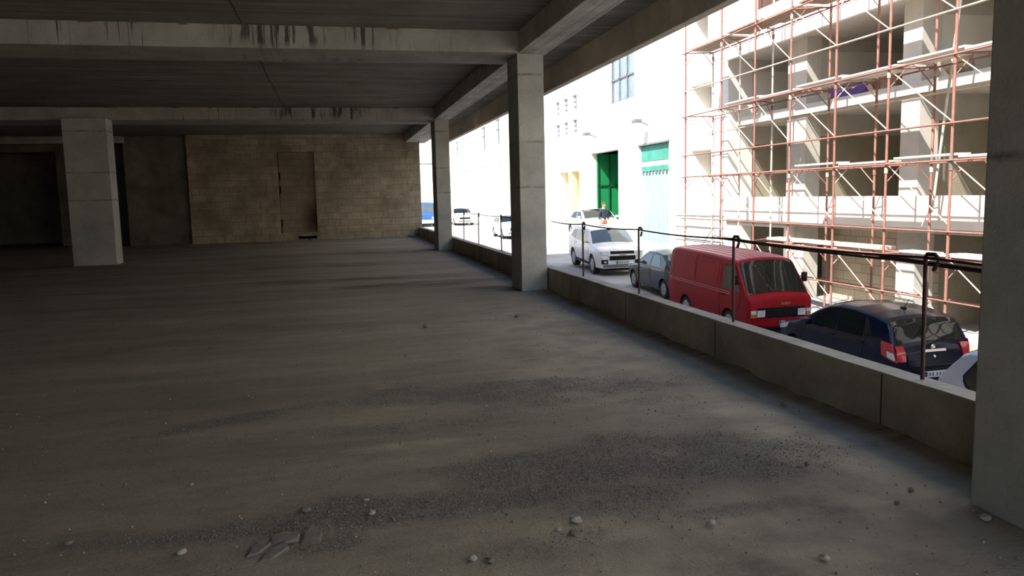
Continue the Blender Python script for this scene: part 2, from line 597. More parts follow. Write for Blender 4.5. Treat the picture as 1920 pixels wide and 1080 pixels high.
# floor
xs = np.concatenate([np.arange(-17, -6, .6), np.arange(-6, 3.501, .06)])
xs[-1] = 3.49
ys = np.concatenate([np.arange(YB, 1.6, .6), np.arange(1.6, 8, .05), np.arange(8, 17, .12), np.arange(17, 38.7, .6)])
X, Y = np.meshgrid(xs, ys, indexing='ij')
G = gmask(X, Y)
nz = fbm(X*1.3, Y*1.3)
Z = np.where((np.abs(X) < 6) & (Y < 17), (nz-.5)*.012+G*.006*(fbm(X*9, Y*9)), 0)
foot = np.clip(1-(3.49-X)/.28, 0, 1)*np.clip((fbm(X*.8, Y*1.6)-.30)*2.4, 0, 1)
Z = Z + foot*.035
Z[-1, :] = np.minimum(Z[-1, :], .03)
me = bpy.data.meshes.new('floor')
nx, ny = X.shape
vv = np.stack([X, Y, Z], -1).reshape(-1, 3)
ii = np.arange(nx*ny).reshape(nx, ny)
q = np.stack([ii[:-1, :-1], ii[1:, :-1], ii[1:, 1:], ii[:-1, 1:]], -1).reshape(-1, 4)
me.from_pydata(vv.tolist(), [], q.tolist())
me.materials.append(MATS['dusty_floor'])
def ell(cx, cy, a, b):
    return np.clip(1.4-np.sqrt(((X-cx)/a)**2+((Y-cy)/b)**2), 0, 1)
damp = np.maximum.reduce([ell(1.4, 14.6, 2.0, .5), ell(.4, 16.0, 2.6, .5), ell(2.6, 13.6, .5, .25)*1.2, ell(-.5, 19.5, 3, .6), ell(1, 24, 2, .8)*.8, foot*1.1])
pale = np.maximum.reduce([ell(2.3, 3.35, 1.0, .32), ell(.45, 5.0, .35, .08), ell(2.9, 4.6, .35, 1.2), ell(2.3, 8, .9, 3.0)*.7, ell(1.2, 3.4, .8, .2)*.7, ell(1.2, 2.85, 1.9, .42)*.9, ell(-.9, 3.1, 1.2, .35)*.6])
for nm, A in (('gravel', G), ('damp', np.clip(damp, 0, 1)), ('pale', np.clip(pale, 0, 1))):
    at = me.attributes.new(nm, 'FLOAT', 'POINT')
    at.data.foreach_set('value', A.reshape(-1).astype(np.float32))
for p in me.polygons:
    p.use_smooth = True
fo = bpy.data.objects.new('floor', me)
COL.objects.link(fo)
tag(fo, kind='structure')
# floor slab edge under the parapet, and the storey below it
mb = MB()
mb.box(-17, 3.49, YB, 38.6, -.45, -.06)
mb.box(3.49, 3.70, YB, 38.6, -.45, 0)
struct('trim_1', mb, 'edge_concrete')
mb = MB()
mb.box(3.45, 3.70, YB, 33.6, -3.9, -.45)
struct('wall_basement', mb, 'edge_concrete')

# ceiling slab with the storey above it (which shades the street)
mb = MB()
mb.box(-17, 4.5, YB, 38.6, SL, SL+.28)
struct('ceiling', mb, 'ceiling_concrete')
mb = MB()
mb.box(-17, 4.64, YB, 33.5, SL+.28, 8.7)
struct('wall_upper_storey', mb, 'edge_concrete')

# walls
mb = MB()
wall_y(mb, YF, YF+.55, -5.42, 3.62, 0, SL, [(-2.05, -.62, .32, 3.53), (-1.40, -.66, .055, .17)])
struct('wall_far', mb, 'block_masonry')
mb = MB()
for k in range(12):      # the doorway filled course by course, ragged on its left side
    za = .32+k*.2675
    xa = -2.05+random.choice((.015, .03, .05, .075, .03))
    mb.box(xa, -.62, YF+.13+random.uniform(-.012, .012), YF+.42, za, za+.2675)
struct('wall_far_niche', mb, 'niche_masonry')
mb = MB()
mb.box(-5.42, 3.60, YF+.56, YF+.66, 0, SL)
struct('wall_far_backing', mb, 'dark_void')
mb = MB()
wall_y(mb, 33.2, 33.6, -17, -5.42, 0, SL, [(-13.5, -7.76, -.1, 3.95)])
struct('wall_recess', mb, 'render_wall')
mb = MB()
wall_y(mb, 35.0, 35.35, -17, -7.0, 0, SL, [(-15.5, -10.7, -.1, 3.76)])
mb.box(-7.3, -7.0, 33.6, 35.0, 0, SL)
mb.box(-17, -7.0, 38.2, 38.6, 0, SL)
mb.box(-7.3, -7.0, 35.35, 38.2, 0, SL)
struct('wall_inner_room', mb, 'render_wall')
mb = MB()
mb.box(-17.3, -17, YB, 38.6, 0, SL)
struct('wall_left', mb, 'render_wall')
mb = MB()
mb.box(-60, 3.70, -60, YB, -.5, -.1)
struct('bounce_yard', mb, 'pavement')  # open yard behind the camera, unseen, added to send light into the hall

mb = MB()
mb.box(-17, -7.0, YB, YB+.3, 0, SL)
struct('wall_behind', mb, 'render_wall')  # unseen wall, closed only on the left to cut light from behind

# columns
def column(x0, x1, y0, y1, h, label):
    mb = MB()
    mb.box(x0, x1, y0, y1, 0.0, h)
    o = mb.build('concrete_column', 'column_concrete', origin=((x0+x1)/2, (y0+y1)/2, 0), bevel=.012)
    tag(o, label, 'column', 'concrete columns')
    return o
column(3.06, 3.50, 2.35, 3.20, BB, 'rough grey concrete column cut off by the right edge of the photo')
column(3.03, 3.47, 12.68, 13.43, BB, 'pale concrete column in the middle, standing at the end of the front parapet')
column(3.07, 3.49, 23.55, 24.5, BB, 'pale concrete column on the street edge beside the block wall, second one back')
column(-6.79, -5.72, 22.9, 23.55, BB, 'wide dark concrete column standing alone in the left half of the hall')

# beams
def beam(x0, x1, y0, y1, z0, z1, mat, label, group='concrete beams'):
    mb = MB()
    mb.box(x0, x1, y0, y1, z0, z1)
    o = mb.build('concrete_beam', mat, origin=((x0+x1)/2, (y0+y1)/2, z0), bevel=.01)
    tag(o, label, 'beam', group)
    return o
beam(-17, 3.04, 12.6, 13.75, BB, SL, 'beam_concrete', 'front cross beam with black damp streaks, running from the left edge to the middle column')
beam(-17, 3.04, 23.4, 24.9, BB, SL, 'beam_concrete', 'farther cross beam resting on the wide dark column on the left')
b_ = beam(3.04, 3.52, YB, 32.85, BB, SL, 'soffit_concrete', 'long concrete edge beam running over the row of street side columns')
b_ = beam(4.50, 4.65, YB, 33.4, 3.75, SL+.28, 'edge_concrete', 'thin brown concrete downstand along the outer edge of the ceiling')
# lintel at the far left
beam(-13.5, -7.70, 33.04, 33.195, 3.95, SL-.005, 'parapet_top', 'pale lintel over the black opening at the far left')

# crack along the ceiling
mb = MB()
pts = [(-1.18+.012*math.sin(y*1.7)+.008*math.sin(y*5.1), y, SL-.002) for y in np.arange(4, 12.6, .25)]
mb.path(pts, .006, 5)
pts = [(-1.18+.012*math.sin(y*1.7)+.008*math.sin(y*5.1), y, SL-.004) for y in np.arange(13.75, 23.4, .25)]
mb.path(pts, .006, 5)
struct('trim_2', mb, 'rust_dark')

# parapets (kerb walls between the columns)
def parapet(y0, y1, label):
    mb = MB()
    n = max(2, int((y1-y0)/.35))
    # hand-cast: slightly uneven top, rounded arris
    prof = lambda t: [(3.49, .0), (3.49, .372+t), (3.497, .382+t), (3.652, .385+t*.6), (3.66, .375), (3.66, .0)]
    rows = []
    for i in range(n+1):
        y = y0+(y1-y0)*i/n
        t = .006*(random.random()-.5)
        rows.append([(x, y, z) for x, z in prof(t)])
    ids = mb.grid(rows)
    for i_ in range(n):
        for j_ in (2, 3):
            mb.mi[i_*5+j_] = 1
    mb.face(ids[0])
    mb.face(ids[-1][::-1])
    for i in range(n):
        mb.face((ids[i][0], ids[i][-1], ids[i+1][-1], ids[i+1][0]))
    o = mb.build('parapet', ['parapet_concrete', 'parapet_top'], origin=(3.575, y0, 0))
    tag(o, label, 'parapet', 'low parapets')
    # pour joints: narrow vertical grooves filled with shadow
    for y in (2.1, 4.42, 6.75, 9.1, 11.4, 15.8, 18.2, 20.6, 27.0, 29.6):
        if not y0+.3 < y < y1-.3:
            continue
        jb = MB()
        jb.box(3.4885, 3.4902, y-.006, y+.006, .015, .368)
        jb.build('pour_joint', 'rust_dark', parent=o, origin=(3.575, y0, 0))
    return o
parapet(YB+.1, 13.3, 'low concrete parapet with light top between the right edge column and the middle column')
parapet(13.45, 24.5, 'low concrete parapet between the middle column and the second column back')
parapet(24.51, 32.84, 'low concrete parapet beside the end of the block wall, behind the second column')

# hooked bar railings
def railing(posts, y0, y1, label, extra=()):
    root = empty('railing', (3.57, posts[0], .382), label, 'railing', 'rusty bar railings')
    og = root.location
    h = 1.17
    for y in posts:
        mb = MB()
        lean = random.uniform(-.012, .012)
        top = Vector((3.57+lean, y, h))
        pts = [(3.57, y, .39), (3.57+lean*.5, y, .8), top]
        # pigtail: bent back over the rail
        pts.append((top.x, y-.012, h+.012))
        pts.append((top.x, y-.075, h+.014))
        pts.append((top.x, y-.10, h-.005))
        pts.append((top.x, y-.098, h-.04))
        pts.append((top.x, y-.070, h-.085))
        mb.path(pts, .013, 8)
        mb.build('post', 'rust_dark', parent=root, origin=og, smooth=50)
    mb = MB()
    anchors = sorted([y0]+list(posts)+[y1])
    pts = []
    for a, b in zip(anchors[:-1], anchors[1:]):
        for t in np.linspace(0, 1, 8)[:-1]:
            pts.append((3.555, a+(b-a)*t, h-.01-.02*math.sin(math.pi*t)))
    pts.append((3.555, anchors[-1], h-.01))
    mb.path(pts, .0085, 8)
    mb.build('rail', 'rust_dark', parent=root, origin=og, smooth=50)
    for (a, za, b, zb, r) in extra:
        mb = MB()
        mb.path([(3.595, a+(b-a)*t, za+(zb-za)*t-.015*math.sin(math.pi*t)) for t in np.linspace(0, 1, 9)], r, 8)
        mb.build('rail', 'rust_dark', parent=root, origin=og, smooth=50)
    return root
railing([4.15, 6.55, 8.85, 11.02], 1.5, 12.68, 'rusty hooked bar railing standing on the front parapet, in front of the red van',
        [(2.2, 1.105, 4.6, 1.135, .016), (4.0, 1.125, 6.9, 1.15, .009)])
railing([16.78, 19.55, 21.85], 13.43, 23.55, 'rusty hooked bar railing on the parapet between the middle and second columns')

# ------------------------------------------------------------------ loose stones, slab fragments and gravel
def rock(r, seed, flat=.6):
    rr = random.Random(seed)
    bm = bmesh.new()
    bmesh.ops.create_icosphere(bm, subdivisions=2, radius=r)
    ax = [Vector((rr.uniform(-1, 1), rr.uniform(-1, 1), rr.uniform(-1, 1))).normalized() for _ in range(7)]
    cut = [rr.uniform(.62, .9)*r for _ in ax]
    st = (rr.uniform(.8, 1.35), rr.uniform(.75, 1.1), flat)
    for v_ in bm.verts:
        p = v_.co
        for a, c_ in zip(ax, cut):
            d = p.dot(a)
            if d > c_:
                p -= a*(d-c_)
        v_.co = Vector((p.x*st[0], p.y*st[1], p.z*st[2]))
    mn = min(v_.co.z for v_ in bm.verts)
    for v_ in bm.verts:
        v_.co.z -= mn
    me = bpy.data.meshes.new('stone')
    bm.to_mesh(me)
    bm.free()
    return me
STONES = [  # x, y, radius, pale?, label
    (.12, 3.91, .021, 1, 'pale round stone on gravel, right of the dull brown stone'),
    (-.21, 4.03, .030, 0, 'dull brown flat stone lying left of the pale round stone, above the slab fragments'),
    (1.09, 3.53, .028, 1, 'pale angular stone on the bare patch under the big gravel drift'),
    (.53, 3.27, .024, 1, 'grey stone, left one of a pair at the bottom edge'),
    (.60, 3.23, .022, 0, 'dark stone, right one of a pair at the bottom edge'),
    (1.70, 3.32, .024, 1, 'white stone beside the tail of the gravel drift, right of centre'),
    (2.00, 2.86, .024, 1, 'grey stone alone at the bottom right on bare dust'),
    (1.04, 3.40, .021, 0, 'dark stone just below the pale angular stone'),
    (-1.30, 3.95, .022, 0, 'small grey stone at the bottom left edge of the floor'),
    (-.75, 3.69, .024, 1, 'small pale stone left of the broken slab fragments'),
    (-.86, 4.62, .014, 1, 'tiny white stone on dark dust at the left'),
    (.98, 3.46, .016, 1, 'small pale stone left of the dark stone under the drift'),
    (.10, 4.10, .013, 1, 'tiny white stone just behind the pale round stone'),
    (2.62, 3.93, .018, 0, 'small dark stone near the foot of the right edge column'),
    (3.20, 5.1, .03, 0, 'grey lump of mortar lying along the foot of the front parapet'),
    (1.05, 9.6, .035, 0, 'dark stone alone on the floor in front of the middle column'),
    (2.90, 3.42, .020, 0, 'small dark lump nearest the foot of the right edge column'),
    (2.72, 3.30, .016, 0, 'small dark crumb a little in front of the right edge column'),
    (2.98, 3.02, .026, 1, 'grey chip fallen against the base of the right edge column'),
    (2.32, 10.0, .04, 0, 'dark flat stone on the floor near the middle of the front parapet')]
for i, (x, y, r, pale, lab) in enumerate(STONES):
    me = rock(r, 40+i)
    me.materials.append(MATS['stone_pale' if pale else 'stone_dark'])
    o = bpy.data.objects.new('stone', me)
    COL.objects.link(o)
    o.location = (x, y, .001)
    o.rotation_euler = (0, 0, i*1.3)
    tag(o, lab, 'stone', 'loose stones on the floor')

def fragment(poly, z, th, tilt, label, i):
    mb = MB()
    cx = sum(p[0] for p in poly)/len(poly)
    cy = sum(p[1] for p in poly)/len(poly)
    bot = [mb.vert((x, y, z)) for x, y in poly]
    top = [mb.vert((cx+(x-cx)*.96, cy+(y-cy)*.96, z+th+tilt[0]*(x-cx)+tilt[1]*(y-cy))) for x, y in poly]
    n = len(poly)
    for k in range(n):
        mb.face((bot[k], bot[(k+1) % n], top[(k+1) % n], top[k]))
    mb.face(bot[::-1])
    mb.face(top)
    o = mb.build('concrete_fragment', 'stone_dark' if i != 2 else 'stone_pale', origin=(cx, cy, z), bevel=.002)
    tag(o, label, 'rubble', 'broken slab fragments')
fragment([(-.455, 3.57), (-.40, 3.59), (-.352, 3.66), (-.375, 3.70), (-.43, 3.66)], .0, .020, (.05, .1), 'leftmost flat fragment of the broken slab on the floor', 0)
fragment([(-.355, 3.655), (-.235, 3.675), (-.225, 3.72), (-.29, 3.755), (-.36, 3.73)], .0, .024, (.03, .15), 'rearmost broad fragment of the broken slab on the floor', 1)
fragment([(-.222, 3.60), (-.135, 3.625), (-.125, 3.72), (-.165, 3.775), (-.205, 3.72)], .0, .020, (.05, .25), 'rightmost pointed fragment of the broken slab on the floor', 3)
fragment([(-.395, 3.505), (-.355, 3.505), (-.27, 3.60), (-.29, 3.645), (-.36, 3.585)], .0, .018, (.0, .12), 'front long fragment of the broken slab on the floor', 4)

# gravel as one uncountable mass
N = 26000
gx = rng.uniform(-2.2, 3.4, N*3)
gy = rng.uniform(2.6, 7.0, N*3)
keep = ~((gx > -.48) & (gx < -.10) & (gy > 3.48) & (gy < 3.80)) & (rng.random(N*3) < gmask(gx, gy)*.75+.006)
gx, gy = gx[keep][:N], gy[keep][:N]
big = rng.random(len(gx))
gs = .0022+.0042*big**3
oct_v = np.array([(1, 0, 0), (0, 1, 0), (-1, 0, 0), (0, -1, 0), (0, 0, 1), (0, 0, -.6)], float)
oct_f = np.array([(0, 1, 4), (1, 2, 4), (2, 3, 4), (3, 0, 4), (1, 0, 5), (2, 1, 5), (3, 2, 5), (0, 3, 5)])
ang = rng.uniform(0, 6.28, len(gx))
jit = rng.uniform(.6, 1.35, (len(gx), 6, 1))
P = oct_v[None]*jit*gs[:, None, None]
ca, sa = np.cos(ang)[:, None], np.sin(ang)[:, None]
PX = P[..., 0]*ca-P[..., 1]*sa+gx[:, None]
PY = P[..., 0]*sa+P[..., 1]*ca+gy[:, None]
zf = ((fbm(gx*1.3, gy*1.3)-.5)*.012+gmask(gx, gy)*.004)[:, None]
PZ = P[..., 2]+zf+gs[:, None]*.35
V = np.stack([PX, PY, PZ], -1).reshape(-1, 3)
F = (oct_f[None]+(np.arange(len(gx))*6)[:, None, None]).reshape(-1, 3)
# pale grit scattered over the whole near floor
def scatter(n, x0, x1, y0, y1, smin, smax):
    qx = rng.uniform(x0, x1, n)
    qy = y0+(y1-y0)*rng.random(n)**1.6
    ok = ~((qx > -.48) & (qx < -.10) & (qy > 3.48) & (qy < 3.80))
    qx, qy = qx[ok], qy[ok]
    n = len(qx)
    sz = smin+(smax-smin)*rng.random(n)**3
    Pq = oct_v[None]*rng.uniform(.6, 1.3, (n, 6, 1))*sz[:, None, None]
    zq = ((fbm(qx*1.3, qy*1.3)-.5)*.012)[:, None]
    Vq = np.stack([Pq[..., 0]+qx[:, None], Pq[..., 1]+qy[:, None], Pq[..., 2]+zq+sz[:, None]*.35], -1).reshape(-1, 3)
    Fq = (oct_f[None]+(np.arange(n)*6)[:, None, None]).reshape(-1, 3)
    return Vq, Fq
parts_ = [(V, F), scatter(2600, -4.5, 3.4, 2.5, 13, .0022, .0085), scatter(2200, -4.5, 3.4, 2.5, 14, .0025, .010)]
allv, allf, alli, base_ = [], [], [], 0
for k, (v_, f_) in enumerate(parts_):
    allv.append(v_)
    allf.append(f_+base_)
    alli.append(np.full(len(f_), k))
    base_ += len(v_)
me = bpy.data.meshes.new('gravel')
me.from_pydata(np.concatenate(allv).tolist(), [], np.concatenate(allf).tolist())
for mn in ('gravel_grey', 'stone_pale', 'stone_dark'):
    me.materials.append(MATS[mn])
me.polygons.foreach_set('material_index', np.concatenate(alli).astype(np.int32))
o = bpy.data.objects.new('gravel', me)
COL.objects.link(o)
tag(o, 'loose grey gravel drifted in streaks over the dusty floor', 'gravel', kind='stuff')

# dirt heaped at the foot of the block wall end
for i, (x, y, r, lab) in enumerate([(3.1, 32.3, .16, 'small dark heap of dirt where the block wall meets the parapet'),
                                    (-.9, 32.6, .10, 'dark lump of rubble lying under the bricked up doorway')]):
    me = rock(r, 90+i, .4)
    me.materials.append(MATS['stone_dark'])
    o = bpy.data.objects.new('rubble_lump', me)
    COL.objects.link(o)
    o.location = (x, y, 0)
    tag(o, lab, 'rubble')

# ================================================================== THE STREET
mb = MB()
yy = [-30, -10, 5, 11.7, 16.6, 22, 27.4, 35, 42, 49, 60, 70, 90, 110, 150]
mb.grid([[(x, y, zs_at(y)) for y in yy] for x in (3.70, 6, 8, 10, 11.6, 14.4, 24)])
struct('street', mb, 'asphalt', keep=True)
# far ground on our own side, beyond the building
mb = MB()
mb.grid([[(x, y, zs_at(y)-.02) for y in (38.6, 49, 60, 70, 90, 110, 150)] for x in (-40, -10, 3.7)])
struct('street_far_side', mb, 'asphalt', keep=True)
# raised forecourt in front of the workshop doors
mb = MB()
FC = -.58
for (a, b) in ((29.6, 55.0),):
    ysl = [29.6, 32, 36, 42, 49, 55]
    rows = []
    for x, k in ((11.25, 0), (11.8, 1), (14.0, 1)):
        rows.append([(x, y, (zs_at(y)+.012) if k == 0 else FC) for y in ysl])
    ids = mb.grid(rows)
    low = [mb.vert((14.0, y, zs_at(y)-.1)) for y in ysl]
    lo2 = [mb.vert((11.25, y, zs_at(y)-.1)) for y in ysl]
    mb.face([ids[0][0], ids[1][0], ids[2][0], low[0], lo2[0]])
    mb.face([ids[0][-1], ids[1][-1], ids[2][-1], low[-1], lo2[-1]])
struct('pavement', mb, 'pavement')

# ================================================================== WORKSHOP BUILDING WITH THE GREEN DOORS
GX = 14.0
root = empty('workshop_building', (GX, 40, -1.2), 'white rendered workshop building with teal door and tall open green doorway across the street', 'building')
og = root.location
six = [(y, z0, z1) for (z0, z1) in ((6.42, 7.32), (5.08, 5.92)) for y in (48.05, 46.3, 44.5)]
holes = [(31.32, 34.66, -1.4, 3.72), (37.38, 41.6, -1.4, 3.78), (35.2, 38.45, 6.07, 8.4), (43.7, 47.9, -1.4, 2.95)]
for (y, z0, z1) in six:
    holes.append((y-.42, y+.42, z0, z1))
mb = MB()
wall_x(mb, GX, GX+.45, 29.25, 50.2, -1.6, 11.0, holes)
mb.build('outer_wall', 'plaster_white', parent=root, origin=og)
# teal door: boarded leaves with a transom of two teal panels and a white strip
mb = MB()
mb.box(GX+.16, GX+.24, 31.32, 34.66, -1.4, 2.52)
d = mb.build('teal_door', 'teal_boards', parent=root, origin=og)
tag(d, 'weathered pale teal boarded double door')
for i in range(1, 12):
    y = 31.32+3.34*i/12
    mb = MB()
    mb.box(GX+.145, GX+.16, y-.012, y+.012, -1.4, 2.5)
    mb.build('batten', 'teal_boards', parent=d, origin=og)
for i in range(9):
    y = 31.5+i*.37
    mb = MB()
    mb.box(GX+.10, GX+.145, y-.08, y+.08, 2.44, 2.56)
    mb.build('hinge_plate', 'grey_steel', parent=d, origin=og)
mb = MB()
mb.box(GX+.14, GX+.24, 31.32, 34.66, 3.02, 3.72)
mb.box(GX+.14, GX+.24, 31.32, 34.66, 2.56, 2.78)
mb.build('transom_panel', 'teal_paint', parent=root, origin=og)
mb = MB()
mb.box(GX+.17, GX+.24, 31.32, 34.66, 2.78, 3.02)
mb.build('transom_strip', 'plaster_white', parent=root, origin=og)
mb = MB()
mb.box(GX-.04, GX+.3, 31.25, 34.75, 3.72, 3.80)
mb.build('door_lintel', 'grey_steel', parent=root, origin=og)
# green doorway: leaf folded inwards against the far jamb, dark hall behind
mb = MB()
mb.box(GX+.30, GX+2.6, 41.45, 41.55, FC+.02, 3.74)
gd = mb.build('green_door', 'green_paint', parent=root, origin=og)
tag(gd, 'bright green open door leaf')
mb = MB()
for x in (GX+.32, GX+.95, GX+1.6, GX+2.2):
    mb.box(x, x+.07, 41.40, 41.45, FC+.02, 3.74)
for z in (.3, 2.0):
    mb.box(GX+.3, GX+2.6, 41.40, 41.45, z, z+.07)
mb.build('door_frame', 'green_paint_dark', parent=gd, origin=og)
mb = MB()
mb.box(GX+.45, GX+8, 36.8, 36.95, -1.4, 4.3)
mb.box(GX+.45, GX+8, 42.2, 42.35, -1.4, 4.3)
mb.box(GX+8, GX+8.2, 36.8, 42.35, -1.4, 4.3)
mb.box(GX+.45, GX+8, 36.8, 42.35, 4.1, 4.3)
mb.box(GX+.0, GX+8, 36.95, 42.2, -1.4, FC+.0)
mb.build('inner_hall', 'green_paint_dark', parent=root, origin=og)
# recessed yellow entrance
mb = MB()
mb.box(GX+1.2, GX+1.35, 43.0, 49.0, -1.4, 3.2)
mb.box(GX+.45, GX+1.2, 47.9, 48.1, -1.4, 3.2)
mb.box(GX+.45, GX+1.2, 43.5, 43.7, -1.4, 3.2)
mb.box(GX+.45, GX+1.2, 43.7, 47.9, 2.95, 3.2)
mb.build('porch', 'plaster_cream', parent=root, origin=og)
mb = MB()
mb.box(GX+.02, GX+.4, 45.4, 45.95, FC+.01, 2.95)
mb.build('porch_pillar', 'plaster_cream', parent=root, origin=og)
mb = MB()
mb.box(GX+1.12, GX+1.2, 44.0, 45.2, FC, 1.9)
mb.build('porch_door', 'sack_cloth', parent=root, origin=og)
# large window
mb = MB()
mb.box(GX+.12, GX+.16, 35.2, 38.45, 6.07, 8.4)
w = mb.build('window', 'window_blue', parent=root, origin=og)
mb = MB()
for y in (35.22, 36.3, 37.35, 38.35):
    mb.box(GX+.06, GX+.12, y-.05, y+.05, 6.07, 8.4)
for z in (6.1, 7.2, 8.36):
    mb.box(GX+.06, GX+.12, 35.2, 38.45, z-.035, z+.035)
mb.build('window_frame', 'grey_steel', parent=w, origin=og)
for (y, z0, z1) in six:
    mb = MB()
    mb.box(GX+.14, GX+.18, y-.42, y+.42, z0, z1)
    w = mb.build('window', 'window_blue', parent=root, origin=og)
    mb = MB()
    mb.box(GX+.10, GX+.14, y-.03, y+.03, z0, z1)
    for zz in (z0+.28*(z1-z0), z0+.62*(z1-z0)):
        mb.box(GX+.10, GX+.14, y-.42, y+.42, zz-.025, zz+.025)
    mb.build('window_bar', 'grey_steel', parent=w, origin=og)
mb = MB()
mb.box(GX+.45, GX+9, 29.25, 50.2, 10.7, 11.0)
mb.box(GX+8.8, GX+9, 29.25, 50.2, -1.4, 10.7)
mb.box(GX+.45, GX+8.8, 50.0, 50.2, -1.4, 10.7)
mb.build('roof', 'plaster_white', parent=root, origin=og)
for y, lab in ((40.7, 'small floodlight on the white wall above the green doorway'), (33.55, 'small floodlight on the white wall above the teal door')):
    r_ = empty('wall_lamp', (GX, y, 4.66), lab, 'lamp', 'wall floodlights')
    mb = MB()
    mb.tube((GX, y, 4.6), (GX-.42, y, 4.78), .03, 8)
    mb.build('arm', 'grey_steel', parent=r_, origin=r_.location)
    mb = MB()
    mb.box(GX-.72, GX-.38, y-.22, y+.22, 4.70, 4.86)
    mb.build('lamp_head', 'grey_steel', parent=r_, origin=r_.location, bevel=.03)
    mb = MB()
    mb.box(GX-.69, GX-.41, y-.19, y+.19, 4.685, 4.70)
    mb.build('lens', 'lamp_clear', parent=r_, origin=r_.location)

# ================================================================== ROW OF FAR BUILDINGS UP THE STREET
def far_building(y0, y1, h, label, wins, doors, extra=None):
    rt_ = empty('street_building', (GX+.05, (y0+y1)/2, zs_at((y0+y1)/2)), label, 'building')
    og = rt_.location
    hs = [(a, b, c, d_) for (a, b, c, d_, mt) in wins+doors]
    mb = MB()
    wall_x(mb, GX+.05, GX+.45, y0, y1, -1.4, h, hs)
    mb.build('outer_wall', 'plaster_white', parent=rt_, origin=og)
    mb = MB()
    mb.box(GX+.45, GX+9, y0, y1, h-.3, h)
    mb.box(GX+8.7, GX+9, y0, y1, -1.2, h-.3)
    mb.box(GX+.45, GX+8.7, y1-.2, y1, -1.2, h-.3)
    mb.build('roof', 'plaster_white', parent=rt_, origin=og)
    for (a, b, c, d_, mt) in wins:
        mb = MB()
        mb.box(GX+.17, GX+.21, a, b, c, d_)
        w = mb.build('window', mt, parent=rt_, origin=og)
        mb = MB()
        mb.box(GX+.12, GX+.17, (a+b)/2-.05, (a+b)/2+.05, c, d_)
        mb.box(GX+.12, GX+.17, a, b, c+.62*(d_-c)-.04, c+.62*(d_-c)+.04)
        mb.build('window_bar', 'grey_steel', parent=w, origin=og)
    for (a, b, c, d_, mt) in doors:
        mb = MB()
        mb.box(GX+.36, GX+.42, a, b, c, d_)
        mb.build('garage_door', mt, parent=rt_, origin=og)
    return rt_
far_building(50.25, 70.0, 10.5, 'white street building with two tall blue windows seen between the two pale columns',
             [(65.8, 67.5, 5.95, 8.1, 'window_blue'), (54, 55.6, 5.9, 8.0, 'window_blue'), (59.5, 61.2, 5.9, 8.0, 'window_blue')],
             [(63.9, 66.9, -.9, 4.4, 'plaster_white'), (56, 59, -1.0, 4.3, 'plaster_white')])
far_building(70.05, 86.0, 10.3, 'white street building farther up the street with narrow paired windows',
             [(72.1, 74.1, 5.9, 8.0, 'window_blue'), (77.8, 78.6, 5.9, 7.8, 'window_blue'), (80.0, 80.9, 5.9, 7.8, 'window_blue'), (83.9, 85.0, 5.9, 7.8, 'window_blue')],
             [(71.4, 73.9, -.8, 4.4, 'plaster_white'), (82.3, 84.7, -.7, 4.4, 'plaster_white')])
far_building(86.05, 130.0, 10.0, 'farthest white building on the right side of the street',
             [(88.4, 90.3, 6.0, 7.8, 'window_blue'), (95, 97, 6.0, 7.8, 'window_blue')],
             [(86.9, 88.8, -.6, 4.4, 'plaster_white')])
r_ = empty('end_building', (5, 136, 0), 'pale building closing the far end of the street', 'building')
mb = MB()
mb.box(-20, 24, 132, 140, -.4, 13)
mb.build('outer_wall', 'plaster_white', parent=r_, origin=r_.location)
mb = MB()
for x in (2, 8, 14, 19):
    for z in (3.5, 7.5):
        mb2 = MB()
        mb2.box(x, x+2, 131.9, 132.0, z, z+2)
        mb2.build('window', 'window_blue', parent=r_, origin=r_.location)
mb = MB()
mb.tube((4.5, 78, zs_at(78)), (4.5, 78, 5.3), .06, 8)
mb.tube((4.5, 78, 4.9), (11.5, 78, 4.9), .07, 8)
o = mb.build('gantry_pole', 'grey_steel', origin=(4.5, 78, zs_at(78)))
tag(o, 'thin grey pole with a long cross arm far up the street beside the block wall', 'pole')

# ================================================================== UNFINISHED BUILDING BEHIND THE SCAFFOLD
BX = 13.7
root = empty('unfinished_building', (BX, 20, -2), 'unfinished pale concrete building with open bays behind the red scaffold', 'building')
og = root.location
XB = 22.0
FZ = .72
# left end wall with recessed windows
wins = [(26.9, 28.53, 2.1, 3.15), (26.9, 28.53, 4.62, 5.6), (27.2, 28.5, 6.95, 8.2), (26.0, 26.6, 7.1, 9.0)]
mb = MB()
wall_x(mb, BX, BX+.95, 25.65, 29.24, -2.0, 11.5, wins)
mb.build('end_wall', 'plaster_white', parent=root, origin=og)
for (a, b, c, d_) in wins:
    mb = MB()
    mb.box(BX+.80, BX+.86, a, b, c, d_)
    mb.build('window', 'brown_shutter' if c > 6 else 'grey_steel', parent=root, origin=og)
# columns
for (a, b, dx) in ((21.50, 22.50, .5), (16.75, 17.40, .55), (11.7, 12.4, .55), (6.7, 7.4, .55)):
    mb = MB()
    mb.box(BX+.35, BX+.35+dx, a, b, -2.45, 6.1)
    mb.build('column', 'site_concrete', parent=root, origin=og)
